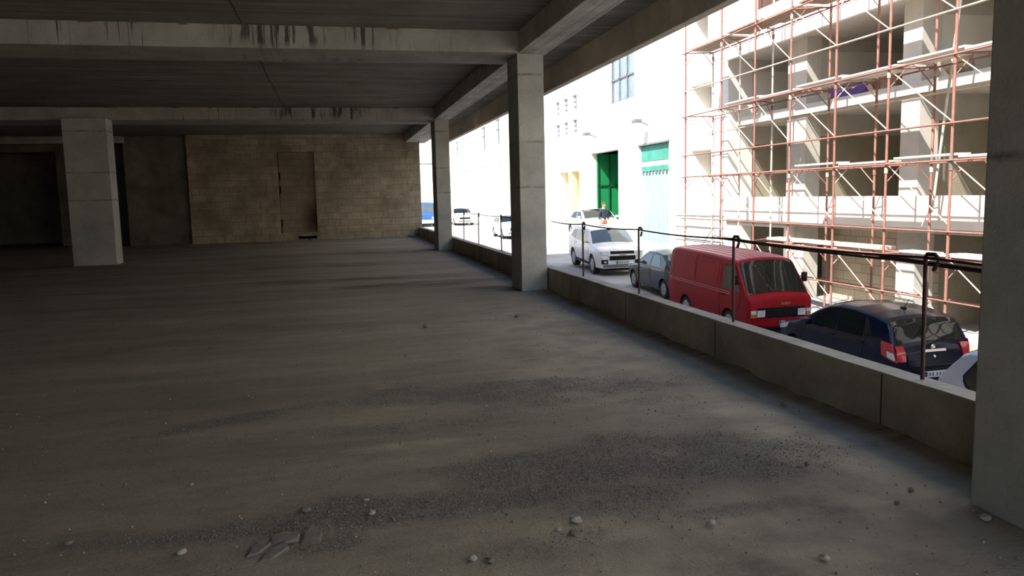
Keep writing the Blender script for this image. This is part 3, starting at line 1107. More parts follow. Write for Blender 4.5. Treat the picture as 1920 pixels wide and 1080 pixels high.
# slabs: edge bands towards the street and deep floors
Y0, Y1 = 1.0, 25.65
mb = MB()
mb.box(BX-.14, BX, Y0, Y1, .60, 1.37)
mb.build('parapet_band', 'plaster_white', parent=root, origin=og)
mb = MB()
mb.box(BX+.0, XB, Y0, Y1, .48, FZ)
mb.build('floor_slab', 'site_concrete', parent=root, origin=og)
mb = MB()
mb.box(BX+.30, XB, Y0, Y1, 3.84, 4.12)
mb.build('floor_slab', 'site_concrete', parent=root, origin=og)
mb = MB()
mb.box(BX-.10, XB, Y0, Y1, 6.1, 6.4)
mb.build('floor_slab', 'site_concrete', parent=root, origin=og)
mb = MB()
mb.box(BX-.14, BX, Y0, Y1, 6.08, 7.3)
mb.build('parapet_band', 'plaster_white', parent=root, origin=og)
mb = MB()
wall_x(mb, BX+.3, BX+.6, Y0, Y1, 6.4, 11.5, [(22.0, 24.6, 6.6, 9.2), (16.5, 20.0, 6.6, 9.2), (11, 15, 6.6, 9.2)])
mb.build('top_storey_wall', 'plaster_white', parent=root, origin=og)
for (a, b) in ((22.0, 24.6), (16.5, 20.0), (11, 15)):
    mb = MB()
    mb.box(BX+.5, BX+.56, a, b, 6.6, 9.2)
    mb.build('window', 'brown_shutter', parent=root, origin=og)
mb = MB()
mb.box(BX+.3, XB, Y0, 29.24, 11.5, 11.8)
mb.build('roof', 'plaster_white', parent=root, origin=og)
mb = MB()
mb.box(XB, XB+.25, Y0, 29.24, -2.6, 11.5)
mb.build('back_wall', 'cross_wall', parent=root, origin=og)
mb = MB()
mb.box(BX+.95, XB, 29.0, 29.24, -2.4, 11.5)
mb.build('side_wall', 'cross_wall', parent=root, origin=og)
# cross walls and cross beams on the column lines, facing the camera
for (y, x0) in ((25.70, BX+.95), (21.85, BX+.87), (16.9, BX+.92), (12.0, BX+.9), (7.0, BX+.9)):
    mb = MB()
    mb.box(x0, XB, y, y+.22, FZ, 3.2)
    mb.build('cross_wall', 'cross_wall', parent=root, origin=og)
    mb = MB()
    mb.box(BX+.9, XB, y-.08, y+.30, 3.2, 3.84) if y < 25 else mb.box(x0, XB, y-.05, y+.2, 3.2, 3.84)
    mb.build('cross_beam', 'site_concrete', parent=root, origin=og)
    mb = MB()
    mb.box(BX+1.0, XB, y, y+.22, 4.12, 5.75)
    mb.build('cross_wall', 'plaster_white', parent=root, origin=og)
    mb = MB()
    mb.box(BX+.95, XB, y-.08, y+.30, 5.75, 6.1)
    mb.build('cross_beam', 'site_concrete', parent=root, origin=og)
    mb = MB()
    mb.box(BX+1.4 if y < 25 else BX+.95, XB, y+.0, y+.22, -2.5, -.1)
    mb.build('cross_wall', 'cross_wall', parent=root, origin=og)
    mb = MB()
    mb.box(BX+.95, XB, y-.05, y+.27, -.1, .48)
    mb.build('cross_beam', 'cross_wall', parent=root, origin=og)
mb = MB()
mb.box(BX+1.5, BX+1.75, 17.2, 21.8, -2.45, .48)
mb.build('block_wall', 'site_blocks', parent=root, origin=og)
mb = MB()
mb.box(BX+3.5, BX+3.75, 5.0, 16.8, -2.45, .48)
mb.build('block_wall', 'site_blocks', parent=root, origin=og)
# left ground bay: jambs round a dark opening
mb = MB()
wall_x(mb, BX+.02, BX+.4, 21.97, 25.64, -2.0, .48, [(22.05, 24.68, -2.1, .40)])
mb.build('ground_wall', 'plaster_white', parent=root, origin=og)
mb = MB()
mb.box(BX, XB, Y0, 29.0, -2.75, -2.45)
mb.build('ground_slab', 'pavement', parent=root, origin=og)

# unseen white building beside the unfinished one, added to bounce light onto the columns
r_ = empty('street_building', (BX+.05, -20, -3), 'white street building down the street, out of view, added to light the near columns', 'building')
mb = MB()
wall_x(mb, BX+.05, BX+.4, -45, .95, -3.6, 11.5, [(y, y+1.4, z, z+1.8) for y in range(-42, -1, 5) for z in (1.2, 5.2)])
mb.build('outer_wall', 'plaster_white', parent=r_, origin=r_.location)
mb = MB()
mb.box(BX+.4, BX+8, -45, .95, 11.2, 11.5)
mb.build('roof', 'plaster_white', parent=r_, origin=r_.location)
for y in range(-42, -1, 5):
    for z in (1.2, 5.2):
        mb = MB()
        mb.box(BX+.25, BX+.3, y, y+1.4, z, z+1.8)
        mb.build('window', 'window_blue', parent=r_, origin=r_.location)

# odds and ends stored on the upper floor
def crate(x, y, z, w, d, h, mat, name, label, cat, bev=.02):
    mb = MB()
    mb.box(x-w/2, x+w/2, y-d/2, y+d/2, z, z+h)
    o = mb.build(name, mat, origin=(x, y, z), bevel=bev)
    tag(o, label, cat)
    return o
def timber_stack(x, y, z, label):
    r_ = empty('timber_stack', (x, y, z), label, 'timber')
    for i in range(3):
        for j in range(4):
            mb = MB()
            a = random.uniform(-.03, .03)
            mb.box(x-.9+a, x+.9+a, y-.3+j*.16, y-.17+j*.16, z+i*.11, z+i*.11+.10)
            mb.build('board', 'timber', parent=r_, origin=r_.location)
timber_stack(15.5, 19.8, 4.12, 'stack of dark boards on the open upper floor beside the left bare column')
crate(14.6, 18.2, 4.12, .7, .6, .55, 'timber', 'wooden_crate', 'dark wooden crate on the open upper floor between the two bare columns', 'crate')
def sack(x, y, z, label):
    me = rock(.42, 77, .75)
    me.materials.append(MATS['sack_cloth'])
    for p in me.polygons:
        p.use_smooth = True
    o = bpy.data.objects.new('sand_sack', me)
    COL.objects.link(o)
    o.location = (x, y, z)
    tag(o, label, 'sack')
sack(14.3, 15.9, 4.12, 'tan sack leaning by the right bare column on the upper floor')
mb = MB()
P_ = []
for i in range(7):
    t = i/6
    P_.append([(14.1+.02*math.sin(i), 18.9+1.5*t, 4.42-.12*math.sin(math.pi*t)-s*.22) for s in (0, .5, 1)])
for a in (0, .03):
    mb.grid([[(p[0]+a, p[1], p[2]) for p in row] for row in P_])
mb.box(14.08, 14.16, 18.85, 20.45, 4.40, 4.44)
mb.box(14.08, 14.16, 18.86, 18.92, 4.06, 4.40)
mb.box(14.08, 14.16, 20.38, 20.44, 4.06, 4.40)
o = mb.build('draped_cloth', 'purple_cloth', origin=(14.1, 19.6, 4.06))
tag(o, 'purple cloth hung over a low rail on the upper floor beside the left bare column', 'cloth')

# ================================================================== SCAFFOLD
XF, XK = 12.2, 13.15
FY = [25.89, 23.29, 21.25, 19.40, 17.43, 15.53, 13.62, 11.7, 9.8]
KY = [25.71, 23.84, 21.88, 19.07, 17.16, 15.25, 13.35, 11.45, 9.6]
root = empty('scaffold', (XF, 18, -1.9), 'red oxide tube scaffold standing against the unfinished building', 'scaffold')
og = root.location
TOP = 9.6
for Ys, x, pale in ((FY, XF, ()), (KY, XK, (0, 1, 2))):
    for i, y in enumerate(Ys):
        z0 = zs_at(y)
        mb = MB()
        mb.tube((x, y, z0+.02), (x, y, TOP), .030, 10)
        s_ = mb.build('standard', 'galvanised' if i in pale else 'oxide_red', parent=root, origin=og, smooth=50)
        mb = MB()
        mb.box(x-.08, x+.08, y-.08, y+.08, z0, z0+.02)
        mb.build('base_plate', 'grey_steel', parent=s_, origin=og)
        for z in (.12, 2.12, 4.22, 6.32, 8.42):
            mb = MB()
            mb.tube((x, y, z-.22), (x, y, z-.10), .042, 10)
            mb.build('coupler', 'oxide_pale' if i % 2 else 'oxide_red', parent=s_, origin=og, smooth=50)
def ledger(x, y0, y1, z, mat='oxide_red', r=.022):
    mb = MB()
    mb.tube((x, y0, z), (x, y1, z), r, 8)
    mb.build('ledger', mat, parent=root, origin=og, smooth=50)
for z in (.66, 2.84, 5.04):
    ledger(XF-.05, 9.6, 26.1, z, 'oxide_pale' if z > 5 else 'oxide_red')
for z in (2.10, 4.18, 6.34, 8.4):
    ledger(XF-.05, 9.6, 26.1, z)
ledger(XF-.05, 9.6, 20.4, -.76, 'oxide_red', .018)
ledger(XF-.05, 9.6, 20.4, .08)
for z in (2.10, 3.62, 4.18, 6.34):
    ledger(XK-.05, 9.6, 25.9, z, 'oxide_pale' if z == 3.62 else 'oxide_red')
ledger(XK-.05, 9.6, 22.0, -.9, 'oxide_red', .018)
ledger(XK-.05, 9.6, 22.0, .06)
for i in range(len(FY)-1):
    for z in (6.3, 4.12, 2.05, .05):
        y0, y1 = FY[i], FY[i+1]
        z1 = z-1.28
        if z < 1 and i < 2:
            continue
        if z > 6 and i < 1:
            continue
        mb = MB()
        mb.tube((XF+.03, y0-.05, z), (XF+.03, y1, z1), .015, 8)
        mb.build('brace', 'oxide_pale', parent=root, origin=og, smooth=50)
for i, (yf, yk) in enumerate(zip(FY, KY)):
    for z in (.08, 2.10, 4.18, 6.34):
        if z < 1 and i < 2:
            continue
        mb = MB()
        y = yf
        mb.tube((XF, y, z+.02), (XK, yk, z+.02), .022, 8)
        mb.tube((XF, y, z-.42), (XF+.34, y+(yk-y)*.35, z), .013, 6)
        mb.tube((XK, yk, z-.42), (XK-.34, yk+(y-yk)*.35, z), .013, 6)
        mb.build('transom', 'oxide_pale' if i % 3 == 1 else 'oxide_red', parent=root, origin=og, smooth=50)
# one long raking prop inside the near bays
mb = MB()
mb.tube((XK, 14.55, 5.9), (XK+.1, 15.3, 1.0), .03, 8)
mb.build('raking_prop', 'galvanised', parent=root, origin=og, smooth=50)
mb = MB()
mb.tube((XF, 13.62, 1.95), (XF, 13.62, 2.20), .044, 10)
mb.build('sleeve', 'grey_steel', parent=root, origin=og, smooth=50)

# planks on the scaffold lifts
def plank(x0, x1, y0, y1, z, label, group, mat='plank_pale', dz=.045, tilt=0.0):
    mb = MB()
    mb.box(x0, x1, y0, y1, z, z+dz)
    o = mb.build('scaffold_plank', mat, origin=((x0+x1)/2, (y0+y1)/2, z), bevel=.004)
    o.rotation_euler = (tilt, 0, 0)
    tag(o, label, 'plank', group)
ORD = ['first', 'second', 'third', 'fourth', 'fifth', 'sixth', 'seventh']
bays = [(FY[i+1], FY[i]) for i in range(7)][::-1]      # nearest first
for k, (a, b) in enumerate(bays):
    nm = ORD[k]
    ex = .18 if k % 2 else .10
    zz = .05 if k % 2 else 0.0
    def deck(z, where, rows_):
        for (xa, xb, side, mat) in rows_:
            jit = random.uniform(-.05, .05)
            plank(XF+xa, XF+xb, a-ex+jit, b-ex-.02+jit, z+zz, f'{where[1]} plank, {side} of {where[0]} scaffold deck, {nm} bay from the right edge column', where[0]+' deck planks', mat)
    if k <= 3:
        deck(2.15, ('lower', 'pale metal'), [(.05, .33, 'outer edge', 'plank_pale')])
    if k <= 5:
        m_ = 'plank_pale' if k < 4 else 'plank_weathered'
        deck(4.24, ('middle', 'pale metal' if k < 4 else 'brown timber'), [(.05, .33, 'outer edge', 'plank_pale'), (.345, .61, 'centre', m_), (.625, .89, 'wall side', m_)])
    if k >= 1:
        deck(6.40, ('top', 'brown timber'), [(.05, .33, 'outer edge', 'plank_weathered'), (.345, .61, 'centre', 'plank_weathered'), (.625, .89, 'wall side', 'plank_weathered')])
plank(XF+.06, XF+.50, 15.75, 20.6, .16, 'long white plank of the lowest scaffold platform, above the red van', 'lowest platform planks', 'plank_pale', .07)
plank(XF+.05, XF+.40, 14.16, 15.1, .15, 'short pale plank on the lowest scaffold platform, above the dark blue hatchback', 'lowest platform planks')
plank(XF+.05, XF+.33, 11.2, 14.1, .135, 'pale plank on the outer side of the lowest platform, next to the right edge column', 'lowest platform planks')
plank(XF+.40, XF+.72, 11.2, 14.0, .135, 'pale plank on the wall side of the lowest platform, next to the right edge column', 'lowest platform planks')

# small trestle tower at the far end of the scaffold
tr_ = empty('trestle_tower', (XF-.5, 24.6, zs_at(24.6)), 'small pale trestle tower with guard rails beyond the red van', 'scaffold')
og2 = tr_.location
for y in (23.0, 25.6):
    for x in (XF-.45, XF-.10):
        mb = MB()
        mb.tube((x, y, zs_at(y)), (x, y, .80), .024, 8)
        mb.build('leg', 'galvanised' if x > XF-.5 else 'grey_steel', parent=tr_, origin=og2, smooth=50)
for z in (.78, .40, -.05):
    mb = MB()
    mb.tube((XF-.45, 22.9, z), (XF-.45, 25.7, z), .02, 8)
    mb.tube((XF-.10, 22.9, z), (XF-.10, 25.7, z), .02, 8)
    mb.build('guard_rail', 'grey_steel', parent=tr_, origin=og2, smooth=50)
mb = MB()
mb.tube((XF-.45, 25.6, .38), (XF-.45, 24.4, -.6), .014, 6)
mb.tube((XF-.45, 23.0, .38), (XF-.45, 24.2, -.6), .014, 6)
mb.build('cross_brace', 'grey_steel', parent=tr_, origin=og2)
# pale rubble block at the foot of the scaffold by the right edge column
me = rock(.62, 123, .75)
me.materials.append(MATS['stone_pale'])
o = bpy.data.objects.new('boulder', me)
COL.objects.link(o)
o.location = (12.75, 12.9, zs_at(12.9)-.02)
tag(o, 'large pale stone block at the foot of the scaffold behind the dark hatchback', 'stone')

# ================================================================== VEHICLES
def lerp_tab(tab, y):
    return float(np.interp(y, [a for a, _ in tab], [b for _, b in tab]))

class Car:
    """lofted car body; local frame: nose at y=0 facing -y, tail at y=L, wheels stand on z=0"""
    def __init__(s, root, L, W, top, belt, plan, axles, R=.31, bot=.24, tumble=.22, crown=.05, rad=.07, paint='red_paint', tuck=.06):
        s.root, s.L, s.W, s.top, s.belt, s.plan = root, L, W, top, belt, plan
        s.axles, s.R, s.bot, s.tumble, s.crown, s.rad, s.paint, s.tuck = axles, R, bot, tumble, crown, rad, paint, tuck
    def T(s, y):
        return lerp_tab(s.top, y)
    def B(s, y):
        b = s.bot
        for a in s.axles:
            d = abs(y-a)
            ra = s.R*1.16
            if d < ra:
                b = max(b, s.R+math.sqrt(ra*ra-d*d))
        return b
    def hw(s, y, z):
        h = s.W/2*lerp_tab(s.plan, y)
        bl = lerp_tab(s.belt, y)
        if z > bl:
            h -= s.tumble*(z-bl)
        else:
            t = (bl-z)/max(bl-s.bot, .1)
            h += -s.tuck*max(0, t-.45)**2*2.2+.012*math.sin(math.pi*min(1, t*1.4))
        return h
    def ysurf_front(s, x, z):
        y = 0.0
        for k in range(200):
            if s.T(y) >= z and s.hw(y, z) >= abs(x)-1e-4:
                break
            y += .01
        return y
    def ysurf_rear(s, x, z):
        y = s.L
        for k in range(250):
            if s.T(y) >= z and s.hw(y, z) >= abs(x)-1e-4:
                break
            y -= .01
        return y
    def body(s):
        ysn = set(np.linspace(0, s.L, 60).round(4).tolist())
        for a, _ in s.top+s.plan:
            if 0 <= a <= s.L:
                ysn.add(round(a, 4))
        for a in s.axles:
            ra = s.R*1.16
            for t in np.linspace(-1, 1, 15):
                ysn.add(round(a+ra*math.sin(t*math.pi/2), 4))
            ysn.add(round(a-ra-.003, 4))
            ysn.add(round(a+ra+.003, 4))
        ysn = sorted(ysn)
        mb = MB()
        rows = []
        for y in ysn:
            T, B = s.T(y), s.B(y)
            r = min(s.rad, max(.01, (T-B)*.3))
            zt = T-r-s.crown
            side = []
            bl = lerp_tab(s.belt, y)
            for k in range(9):
                z = B+(zt-B)*k/8
                side.append((s.hw(y, z), z))
            xe, ze = side[-1]
            xr = r*1.5
            for k in range(1, 5):
                a = k/4*math.pi/2
                side.append((xe-xr*(1-math.cos(a)), ze+r*math.sin(a)))
            x1 = side[-1][0]
            for k in range(1, 6):
                f = 1-k/5
                side.append((x1*f, ze+r+s.crown*(1-f*f)))
            left = [(-x, y, z) for x, z in side]
            right = [(x, y, z) for x, z in side[:-1]][::-1]
            rows.append(left+right)
        ids = mb.grid(rows)
        mb.face(ids[0][::-1])
        mb.face(ids[-1])
        for i in range(len(ids)-1):
            mb.face((ids[i][0], ids[i][-1], ids[i+1][-1], ids[i+1][0]))
        s.ob = mb.build('body', s.paint, parent=s.root, smooth=34)
        return s.ob
    def side_panel(s, name, mat, low, high, sides=(-1, 1), off=.006, n=8, parent=None, th=0.02):
        """panel lying on the flank between two polylines of (y,z)"""
        out = []
        def samp(pl, t):
            d = [0]
            for a, b in zip(pl[:-1], pl[1:]):
                d.append(d[-1]+math.hypot(b[0]-a[0], b[1]-a[1]))
            u = t*d[-1]
            return (float(np.interp(u, d, [p[0] for p in pl])), float(np.interp(u, d, [p[1] for p in pl])))
        for sd in sides:
            mb = MB()
            m_ = 12
            def rows(o):
                P = []
                for i in range(m_+1):
                    a = samp(low, i/m_)
                    b = samp(high, i/m_)
                    P.append([(sd*(s.hw(a[0]+(b[0]-a[0])*j/n, a[1]+(b[1]-a[1])*j/n)+o), a[0]+(b[0]-a[0])*j/n, a[1]+(b[1]-a[1])*j/n) for j in range(n+1)])
                return P
            s._slab(mb, rows(off), rows(off-th))
            out.append(mb.build(name, mat, parent=parent or s.root, smooth=40))
        return out
    def _slab(s, mb, A, B_):
        ia = mb.grid(A)
        ib = mb.grid(B_)
        ra = [ia[i][0] for i in range(len(ia))]+ia[-1][1:]+[ia[i][-1] for i in range(len(ia)-2, -1, -1)]+ia[0][-2:0:-1]
        rb = [ib[i][0] for i in range(len(ib))]+ib[-1][1:]+[ib[i][-1] for i in range(len(ib)-2, -1, -1)]+ib[0][-2:0:-1]
        for k in range(len(ra)):
            mb.face((ra[k], ra[(k+1) % len(ra)], rb[(k+1) % len(rb)], rb[k]))
    def top_panel(s, name, mat, y0, y1, m0, m1, off=.012, parent=None, n=14, frac=1.0, th=.02):
        """panel lying on the sloping top (windscreen, rear window); m0/m1 margins from the edges"""
        def rows(o):
            P = []
            for i in range(n+1):
                y = y0+(y1-y0)*i/n
                T = s.T(y)
                h = s.hw(y, T-s.rad-s.crown)-(m0+(m1-m0)*i/n)
                row = []
                sl = (s.T(min(y+.02, s.L))-s.T(max(y-.02, 0)))/.04
                nn = math.sqrt(1+sl*sl)
                for j in range(17):
                    f = -1+2*j/16
                    x = h*f
                    hx = h+(m0+(m1-m0)*i/n)-s.rad*1.5
                    ff = min(1.0, abs(x)/max(hx, .1))
                    z = T-s.crown*ff*ff
                    if abs(x) > hx:
                        z -= (abs(x)-hx)*.35
                    row.append((x, y-o*sl/nn, z+o/nn))
                P.append(row)
            return P
        mb = MB()
        s._slab(mb, rows(off), rows(off-th))
        return mb.build(name, mat, parent=parent or s.root, smooth=40)
    def face_panel(s, name, mat, x0, x1, z0, z1, front=True, off=.012, parent=None, th=.03, n=6, skew=0.0):
        f = s.ysurf_front if front else s.ysurf_rear
        sg = -1 if front else 1
        def rows(o):
            return [[(x0+(x1-x0)*i/n, f(x0+(x1-x0)*i/n, z0+(z1-z0)*j/n)+sg*o, z0+(z1-z0)*j/n+skew*(i/n)) for j in range(n+1)] for i in range(n+1)]
        mb = MB()
        s._slab(mb, rows(off), rows(off-th))
        return mb.build(name, mat, parent=parent or s.root, smooth=40)
    def wheels(s, track=None, width=.2, hub='wheel_metal'):
        t = track or s.W/2-.03
        for a in s.axles:
            for sd in (-1, 1):
                R = s.R
                c = (sd*t, a, R)
                w = width
                mb = MB()
                prof = [(R*.62, sd*0), (R*.93, sd*.004), (R, -sd*.03), (R, -sd*(w-.03)), (R*.93, -sd*w), (R*.62, -sd*w)]
                mb.lathe(prof, c, 'X', 28)
                wh = mb.build('wheel', 'tyre_rubber', parent=s.root, smooth=35)
                mb = MB()
                mb.lathe([(R*.64, sd*.002), (R*.60, sd*.008), (R*.52, -sd*.03), (R*.2, -sd*.015), (R*.18, sd*.004), (R*.02, sd*.006)], c, 'X', 28)
                for k in range(5):
                    an = 2*math.pi*k/5
                    p0 = (c[0]+sd*.0, c[1]+R*.15*math.cos(an), c[2]+R*.15*math.sin(an))
                    p1 = (c[0]-sd*.012, c[1]+R*.58*math.cos(an), c[2]+R*.58*math.sin(an))
                    mb.tube(p0, p1, .022, 6)
                mb.build('rim', hub, parent=wh, smooth=35)
        # dark wheel housings and floor pan
        mb = MB()
        mb.box(-s.W/2+.26, s.W/2-.26, .15, s.L-.15, .2, .55)
        mb.build('underbody', 'black_trim', parent=s.root)
        for a in s.axles:
            ra = s.R*1.15
            for sd in (-1, 1):
                mb = MB()
                pts = [(sd*(s.W/2-.24), a+ra*math.cos(t), s.R+ra*math.sin(t)) for t in np.linspace(0, math.pi, 13)]
                mb.poly([(p[0], p[1], p[2]) for p in pts]+[(pts[-1][0], pts[-1][1], .3), (pts[0][0], pts[0][1], .3)])
                pts2 = [(sd*(s.W/2-.03), p[1], p[2]) for p in pts]
                mb.grid([pts, pts2])
                mb.build('wheel_housing', 'black_trim', parent=s.root)
    def plate(s, x, z, front, w=.50, h=.11, label=None):
        f = s.ysurf_front if front else s.ysurf_rear
        y = f(x, z)
        sg = -1 if front else 1
        mb = MB()
        a, b = sorted((y+sg*.012, y+sg*.032))
        mb.box(x-w/2, x+w/2, a, b, z-h/2, z+h/2)
        p = mb.build('number_plate', 'plate_white', parent=s.root)
        yy = (a, a-.003) if front else (b, b+.003)
        lo, hi = min(yy), max(yy)
        mb = MB()
        mb.box(x-w/2, x-w/2+.05, lo, hi, z-h/2, z+h/2) if front else mb.box(x+w/2-.05, x+w/2, lo, hi, z-h/2, z+h/2)
        mb.build('plate_band', 'plate_blue', parent=p)
        mb = MB()
        for k in range(6):      # lettering too blurred to read in the photo: dark strokes only
            xx = x-w/2+.085+k*.066+(.02 if k > 2 else 0)
            mb.box(xx, xx+.034, lo, hi, z-.032, z+.032)
        mb.build('plate_marks', 'grey_steel', parent=p)
        return p
    def mirrors(s, y, z, mat=None, sides=(-1, 1), size=(.16, .10, .13)):
        for sd in sides:
            h = s.hw(y, z)
            mb = MB()
            a, b = sorted((sd*(h+.05), sd*(h+.05+size[0])))
            mb.box(a, b, y-size[1]/2, y+size[1]/2, z-.02, z-.02+size[2])
            mi = mb.build('wing_mirror', mat or s.paint, parent=s.root, bevel=.03, smooth=60)
            mb = MB()
            mb.tube((sd*(h-.01), y, z), (sd*(h+.07), y, z+.03), .02, 8)
            mb.build('mirror_stalk', 'black_trim', parent=mi)
    def handle(s, y, z, sides=(-1, 1), mat='black_trim'):
        for sd in sides:
            h = s.hw(y, z)
            mb = MB()
            a, b = sorted((sd*(h-.002), sd*(h+.028)))
            mb.box(a, b, y-.08, y+.08, z-.015, z+.015)
            mb.build('door_handle', mat, parent=s.root, bevel=.008)
    def seam(s, pl, sides=(-1, 1), mat='black_trim', r=.005):
        for sd in sides:
            mb = MB()
            pts = []
            for (a, b) in zip(pl[:-1], pl[1:]):
                for t in np.linspace(0, 1, 6)[:-1]:
                    y, z = a[0]+(b[0]-a[0])*t, a[1]+(b[1]-a[1])*t
                    pts.append((sd*(s.hw(y, z)+.001), y, z))
            y, z = pl[-1]
            pts.append((sd*(s.hw(y, z)+.001), y, z))
            mb.path(pts, r, 5)
            mb.build('door_seam', mat, parent=s.root)

def place(name, label, cat, x, y, yaw, pitch, z=None, group='vehicles in the street'):
    return empty(name, (x, y, zs_at(y) if z is None else z), label, cat, group, (pitch, 0, yaw))

def text_mesh(txt, size, mat, parent, loc, rot, ext=.004):
    cu = bpy.data.curves.new('lettering', 'FONT')
    cu.body = txt
    cu.size = size
    cu.extrude = ext
    cu.align_x = 'CENTER'
    cu.align_y = 'CENTER'
    to = bpy.data.objects.new('tmp_lettering', cu)
    COL.objects.link(to)
    dg = bpy.context.evaluated_depsgraph_get()
    me = bpy.data.meshes.new_from_object(to.evaluated_get(dg))
    bpy.data.objects.remove(to)
    bpy.data.curves.remove(cu)
    me.materials.clear()
    me.materials.append(MATS[mat])
    o = bpy.data.objects.new('lettering', me)
    COL.objects.link(o)
    o.parent = parent
    o.location = loc
    o.rotation_euler = rot
    return o

# ---- red van, facing the camera
r_ = place('panel_van', 'red panel van parked across the street with its windscreen towards the camera', 'van', 10.29, 16.62, .02, .03)
c = Car(r_, 4.40, 1.70,
        top=[(0, .98), (.03, 1.06), (.10, 1.11), (.16, 1.13), (.40, 1.42), (.74, 1.84), (.80, 1.885), (1.1, 1.93), (2.2, 1.96), (3.9, 1.95), (4.25, 1.93), (4.34, 1.87), (4.40, 1.72)],
        belt=[(0, 1.08), (4.4, 1.08)], plan=[(0, .93), (.04, .965), (.12, .99), (.4, 1), (4.1, 1), (4.36, .98), (4.4, .95)],
        axles=(.98, 3.30), R=.31, bot=.30, tumble=.115, crown=.05, rad=.06, paint='red_paint', tuck=.05)
c.body()
rf = []
for i in range(13):
    y = .86+(4.28-.86)*i/12
    h = c.hw(y, c.T(y)-c.rad-c.crown)-c.rad*1.5
    rf.append([(h*f, y, c.T(y)-c.crown*f*f+.006) for f in np.linspace(-1, 1, 13)])
mb = MB()
mb.grid(rf)
for k in range(9):
    f = -.8+.2*k
    for i in range(12):
        pass
o = mb.build('roof_skin', 'red_paint_sky_sheen', parent=r_, smooth=40)
mb = MB()
for k in range(7):
    f = -.78+.26*k
    mb.path([(rf[i][0][0]*-f, rf[i][0][1], c.T(rf[i][0][1])-c.crown*f*f+.008) for i in range(13)], .010, 6)
mb.build('roof_rib', 'red_paint_sky_sheen', parent=o, smooth=60)
ws = c.top_panel('windscreen', 'glass_dark', .175, .755, .055, .045, off=.008)
mb = MB()
for (xa, xb) in ((-.55, -.05), (.1, .6)):
    mb.tube((xa, .19, 1.165), (xb, .26, 1.225), .008, 6)
mb.build('wiper', 'black_trim', parent=ws)
c.side_panel('cab_window', 'glass_dark', [(.42, 1.13), (1.30, 1.13)], [(.80, 1.72), (1.30, 1.74)])
c.side_panel('pressed_panel', 'red_paint', [(1.55, 1.17), (2.72, 1.17)], [(1.55, 1.74), (2.72, 1.75)], off=.004)
c.side_panel('pressed_panel', 'red_paint', [(2.84, 1.17), (4.10, 1.17)], [(2.84, 1.75), (4.06, 1.75)], off=.004)
for zz in (1.02, 1.07):
    c.seam([(.9, zz), (4.3, zz)], mat='red_paint_sky_sheen', r=.009)
c.seam([(1.42, .34), (1.42, 1.76)])
c.seam([(1.48, 1.79), (2.78, 1.80), (2.78, 1.15)], mat='black_trim', r=.004)
c.seam([(4.15, 1.15), (4.12, 1.80)], r=.004)
c.seam([(.45, .72), (.42, 1.1), (.80, 1.75)])
gr = c.face_panel('grille', 'black_trim', -.82, .82, .55, .80, off=.010)
for sd in (-1, 1):
    hl = c.face_panel('headlight', 'lamp_clear', *sorted((sd*.44, sd*.64)), .585, .745, off=.028)
    c.face_panel('indicator', 'lamp_clear', *sorted((sd*.67, sd*.80)), .66, .745, off=.026)
    c.face_panel('side_lamp', 'lamp_orange', *sorted((sd*.67, sd*.80)), .575, .65, off=.026)
bp = c.face_panel('bumper', 'red_paint', -.82, .82, .34, .55, off=.06, th=.09)
mb = MB()
mb.box(-.60, .60, -.075, -.05, .33, .36)
mb.build('bumper_lip', 'black_trim', parent=bp)
c.plate(.16, .43, True)
bpy.context.view_layer.update()
for o_ in list(r_.children):
    if o_.name.startswith('number_plate'):
        o_.location.y -= .062
c.wheels(width=.19)
c.mirrors(.52, 1.32, 'black_trim', size=(.14, .08, .24))
c.handle(1.22, .98)
text_mesh('ISUZU', .085, 'badge_gold', r_, (.10, -.016, .885), (math.pi/2, 0, 0))

# ---- dark blue hatchback, tail towards the camera
r_ = place('hatchback_car', 'dark navy hatchback parked in front of the red van, tail lights towards the camera', 'car', 10.32-.02*3.8, 11.73+3.80, math.pi+.02, -.04, z=zs_at(15.5)-.03)
c = Car(r_, 3.80, 1.70,
        top=[(0, .62), (.04, .72), (.12, .80), (.35, .90), (.75, .99), (.95, 1.04), (1.05, 1.09), (1.45, 1.34), (1.75, 1.47), (2.05, 1.53), (2.5, 1.545), (3.0, 1.52), (3.30, 1.475), (3.42, 1.44), (3.50, 1.36), (3.62, 1.14), (3.69, .99), (3.76, .90), (3.80, .70)],
        belt=[(0, .80), (1.0, .92), (2.5, .98), (3.8, 1.06)], plan=[(0, .70), (.06, .80), (.2, .90), (.5, .97), (.9, 1), (3.0, 1), (3.5, .97), (3.7, .93), (3.77, .87), (3.80, .80)],
        axles=(.80, 3.26), R=.30, bot=.22, tumble=.31, crown=.045, rad=.075, paint='navy_paint', tuck=.08)
c.body()
c.top_panel('windscreen', 'glass_dark', 1.08, 1.74, .10, .07)
rw = c.top_panel('rear_window', 'glass_dark', 3.43, 3.655, .07, .12, off=.010)
c.side_panel('front_window', 'glass_dark', [(1.32, 1.00), (2.10, 1.00)], [(1.78, 1.37), (2.10, 1.42)])
c.side_panel('rear_side_window', 'glass_dark', [(2.18, 1.00), (2.92, 1.03)], [(2.18, 1.42), (2.80, 1.40)])
c.side_panel('quarter_window', 'black_trim', [(2.96, 1.05), (3.16, 1.10)], [(2.86, 1.39), (2.95, 1.37)])
for sd in (-1, 1):
    tl = c.side_panel('tail_light', 'lamp_red', [(3.46, .82), (3.765, .72)], [(3.42, 1.06), (3.66, 1.04)], sides=(sd,), off=.014)[0]
    c.side_panel('reverse_lamp', 'lamp_clear', [(3.60, .80), (3.74, .76)], [(3.58, .90), (3.71, .88)], sides=(sd,), off=.022, parent=tl)
    c.side_panel('headlight', 'lamp_clear', [(.07, .62), (.52, .74)], [(.10, .72), (.60, .86)], sides=(sd,), off=.012)
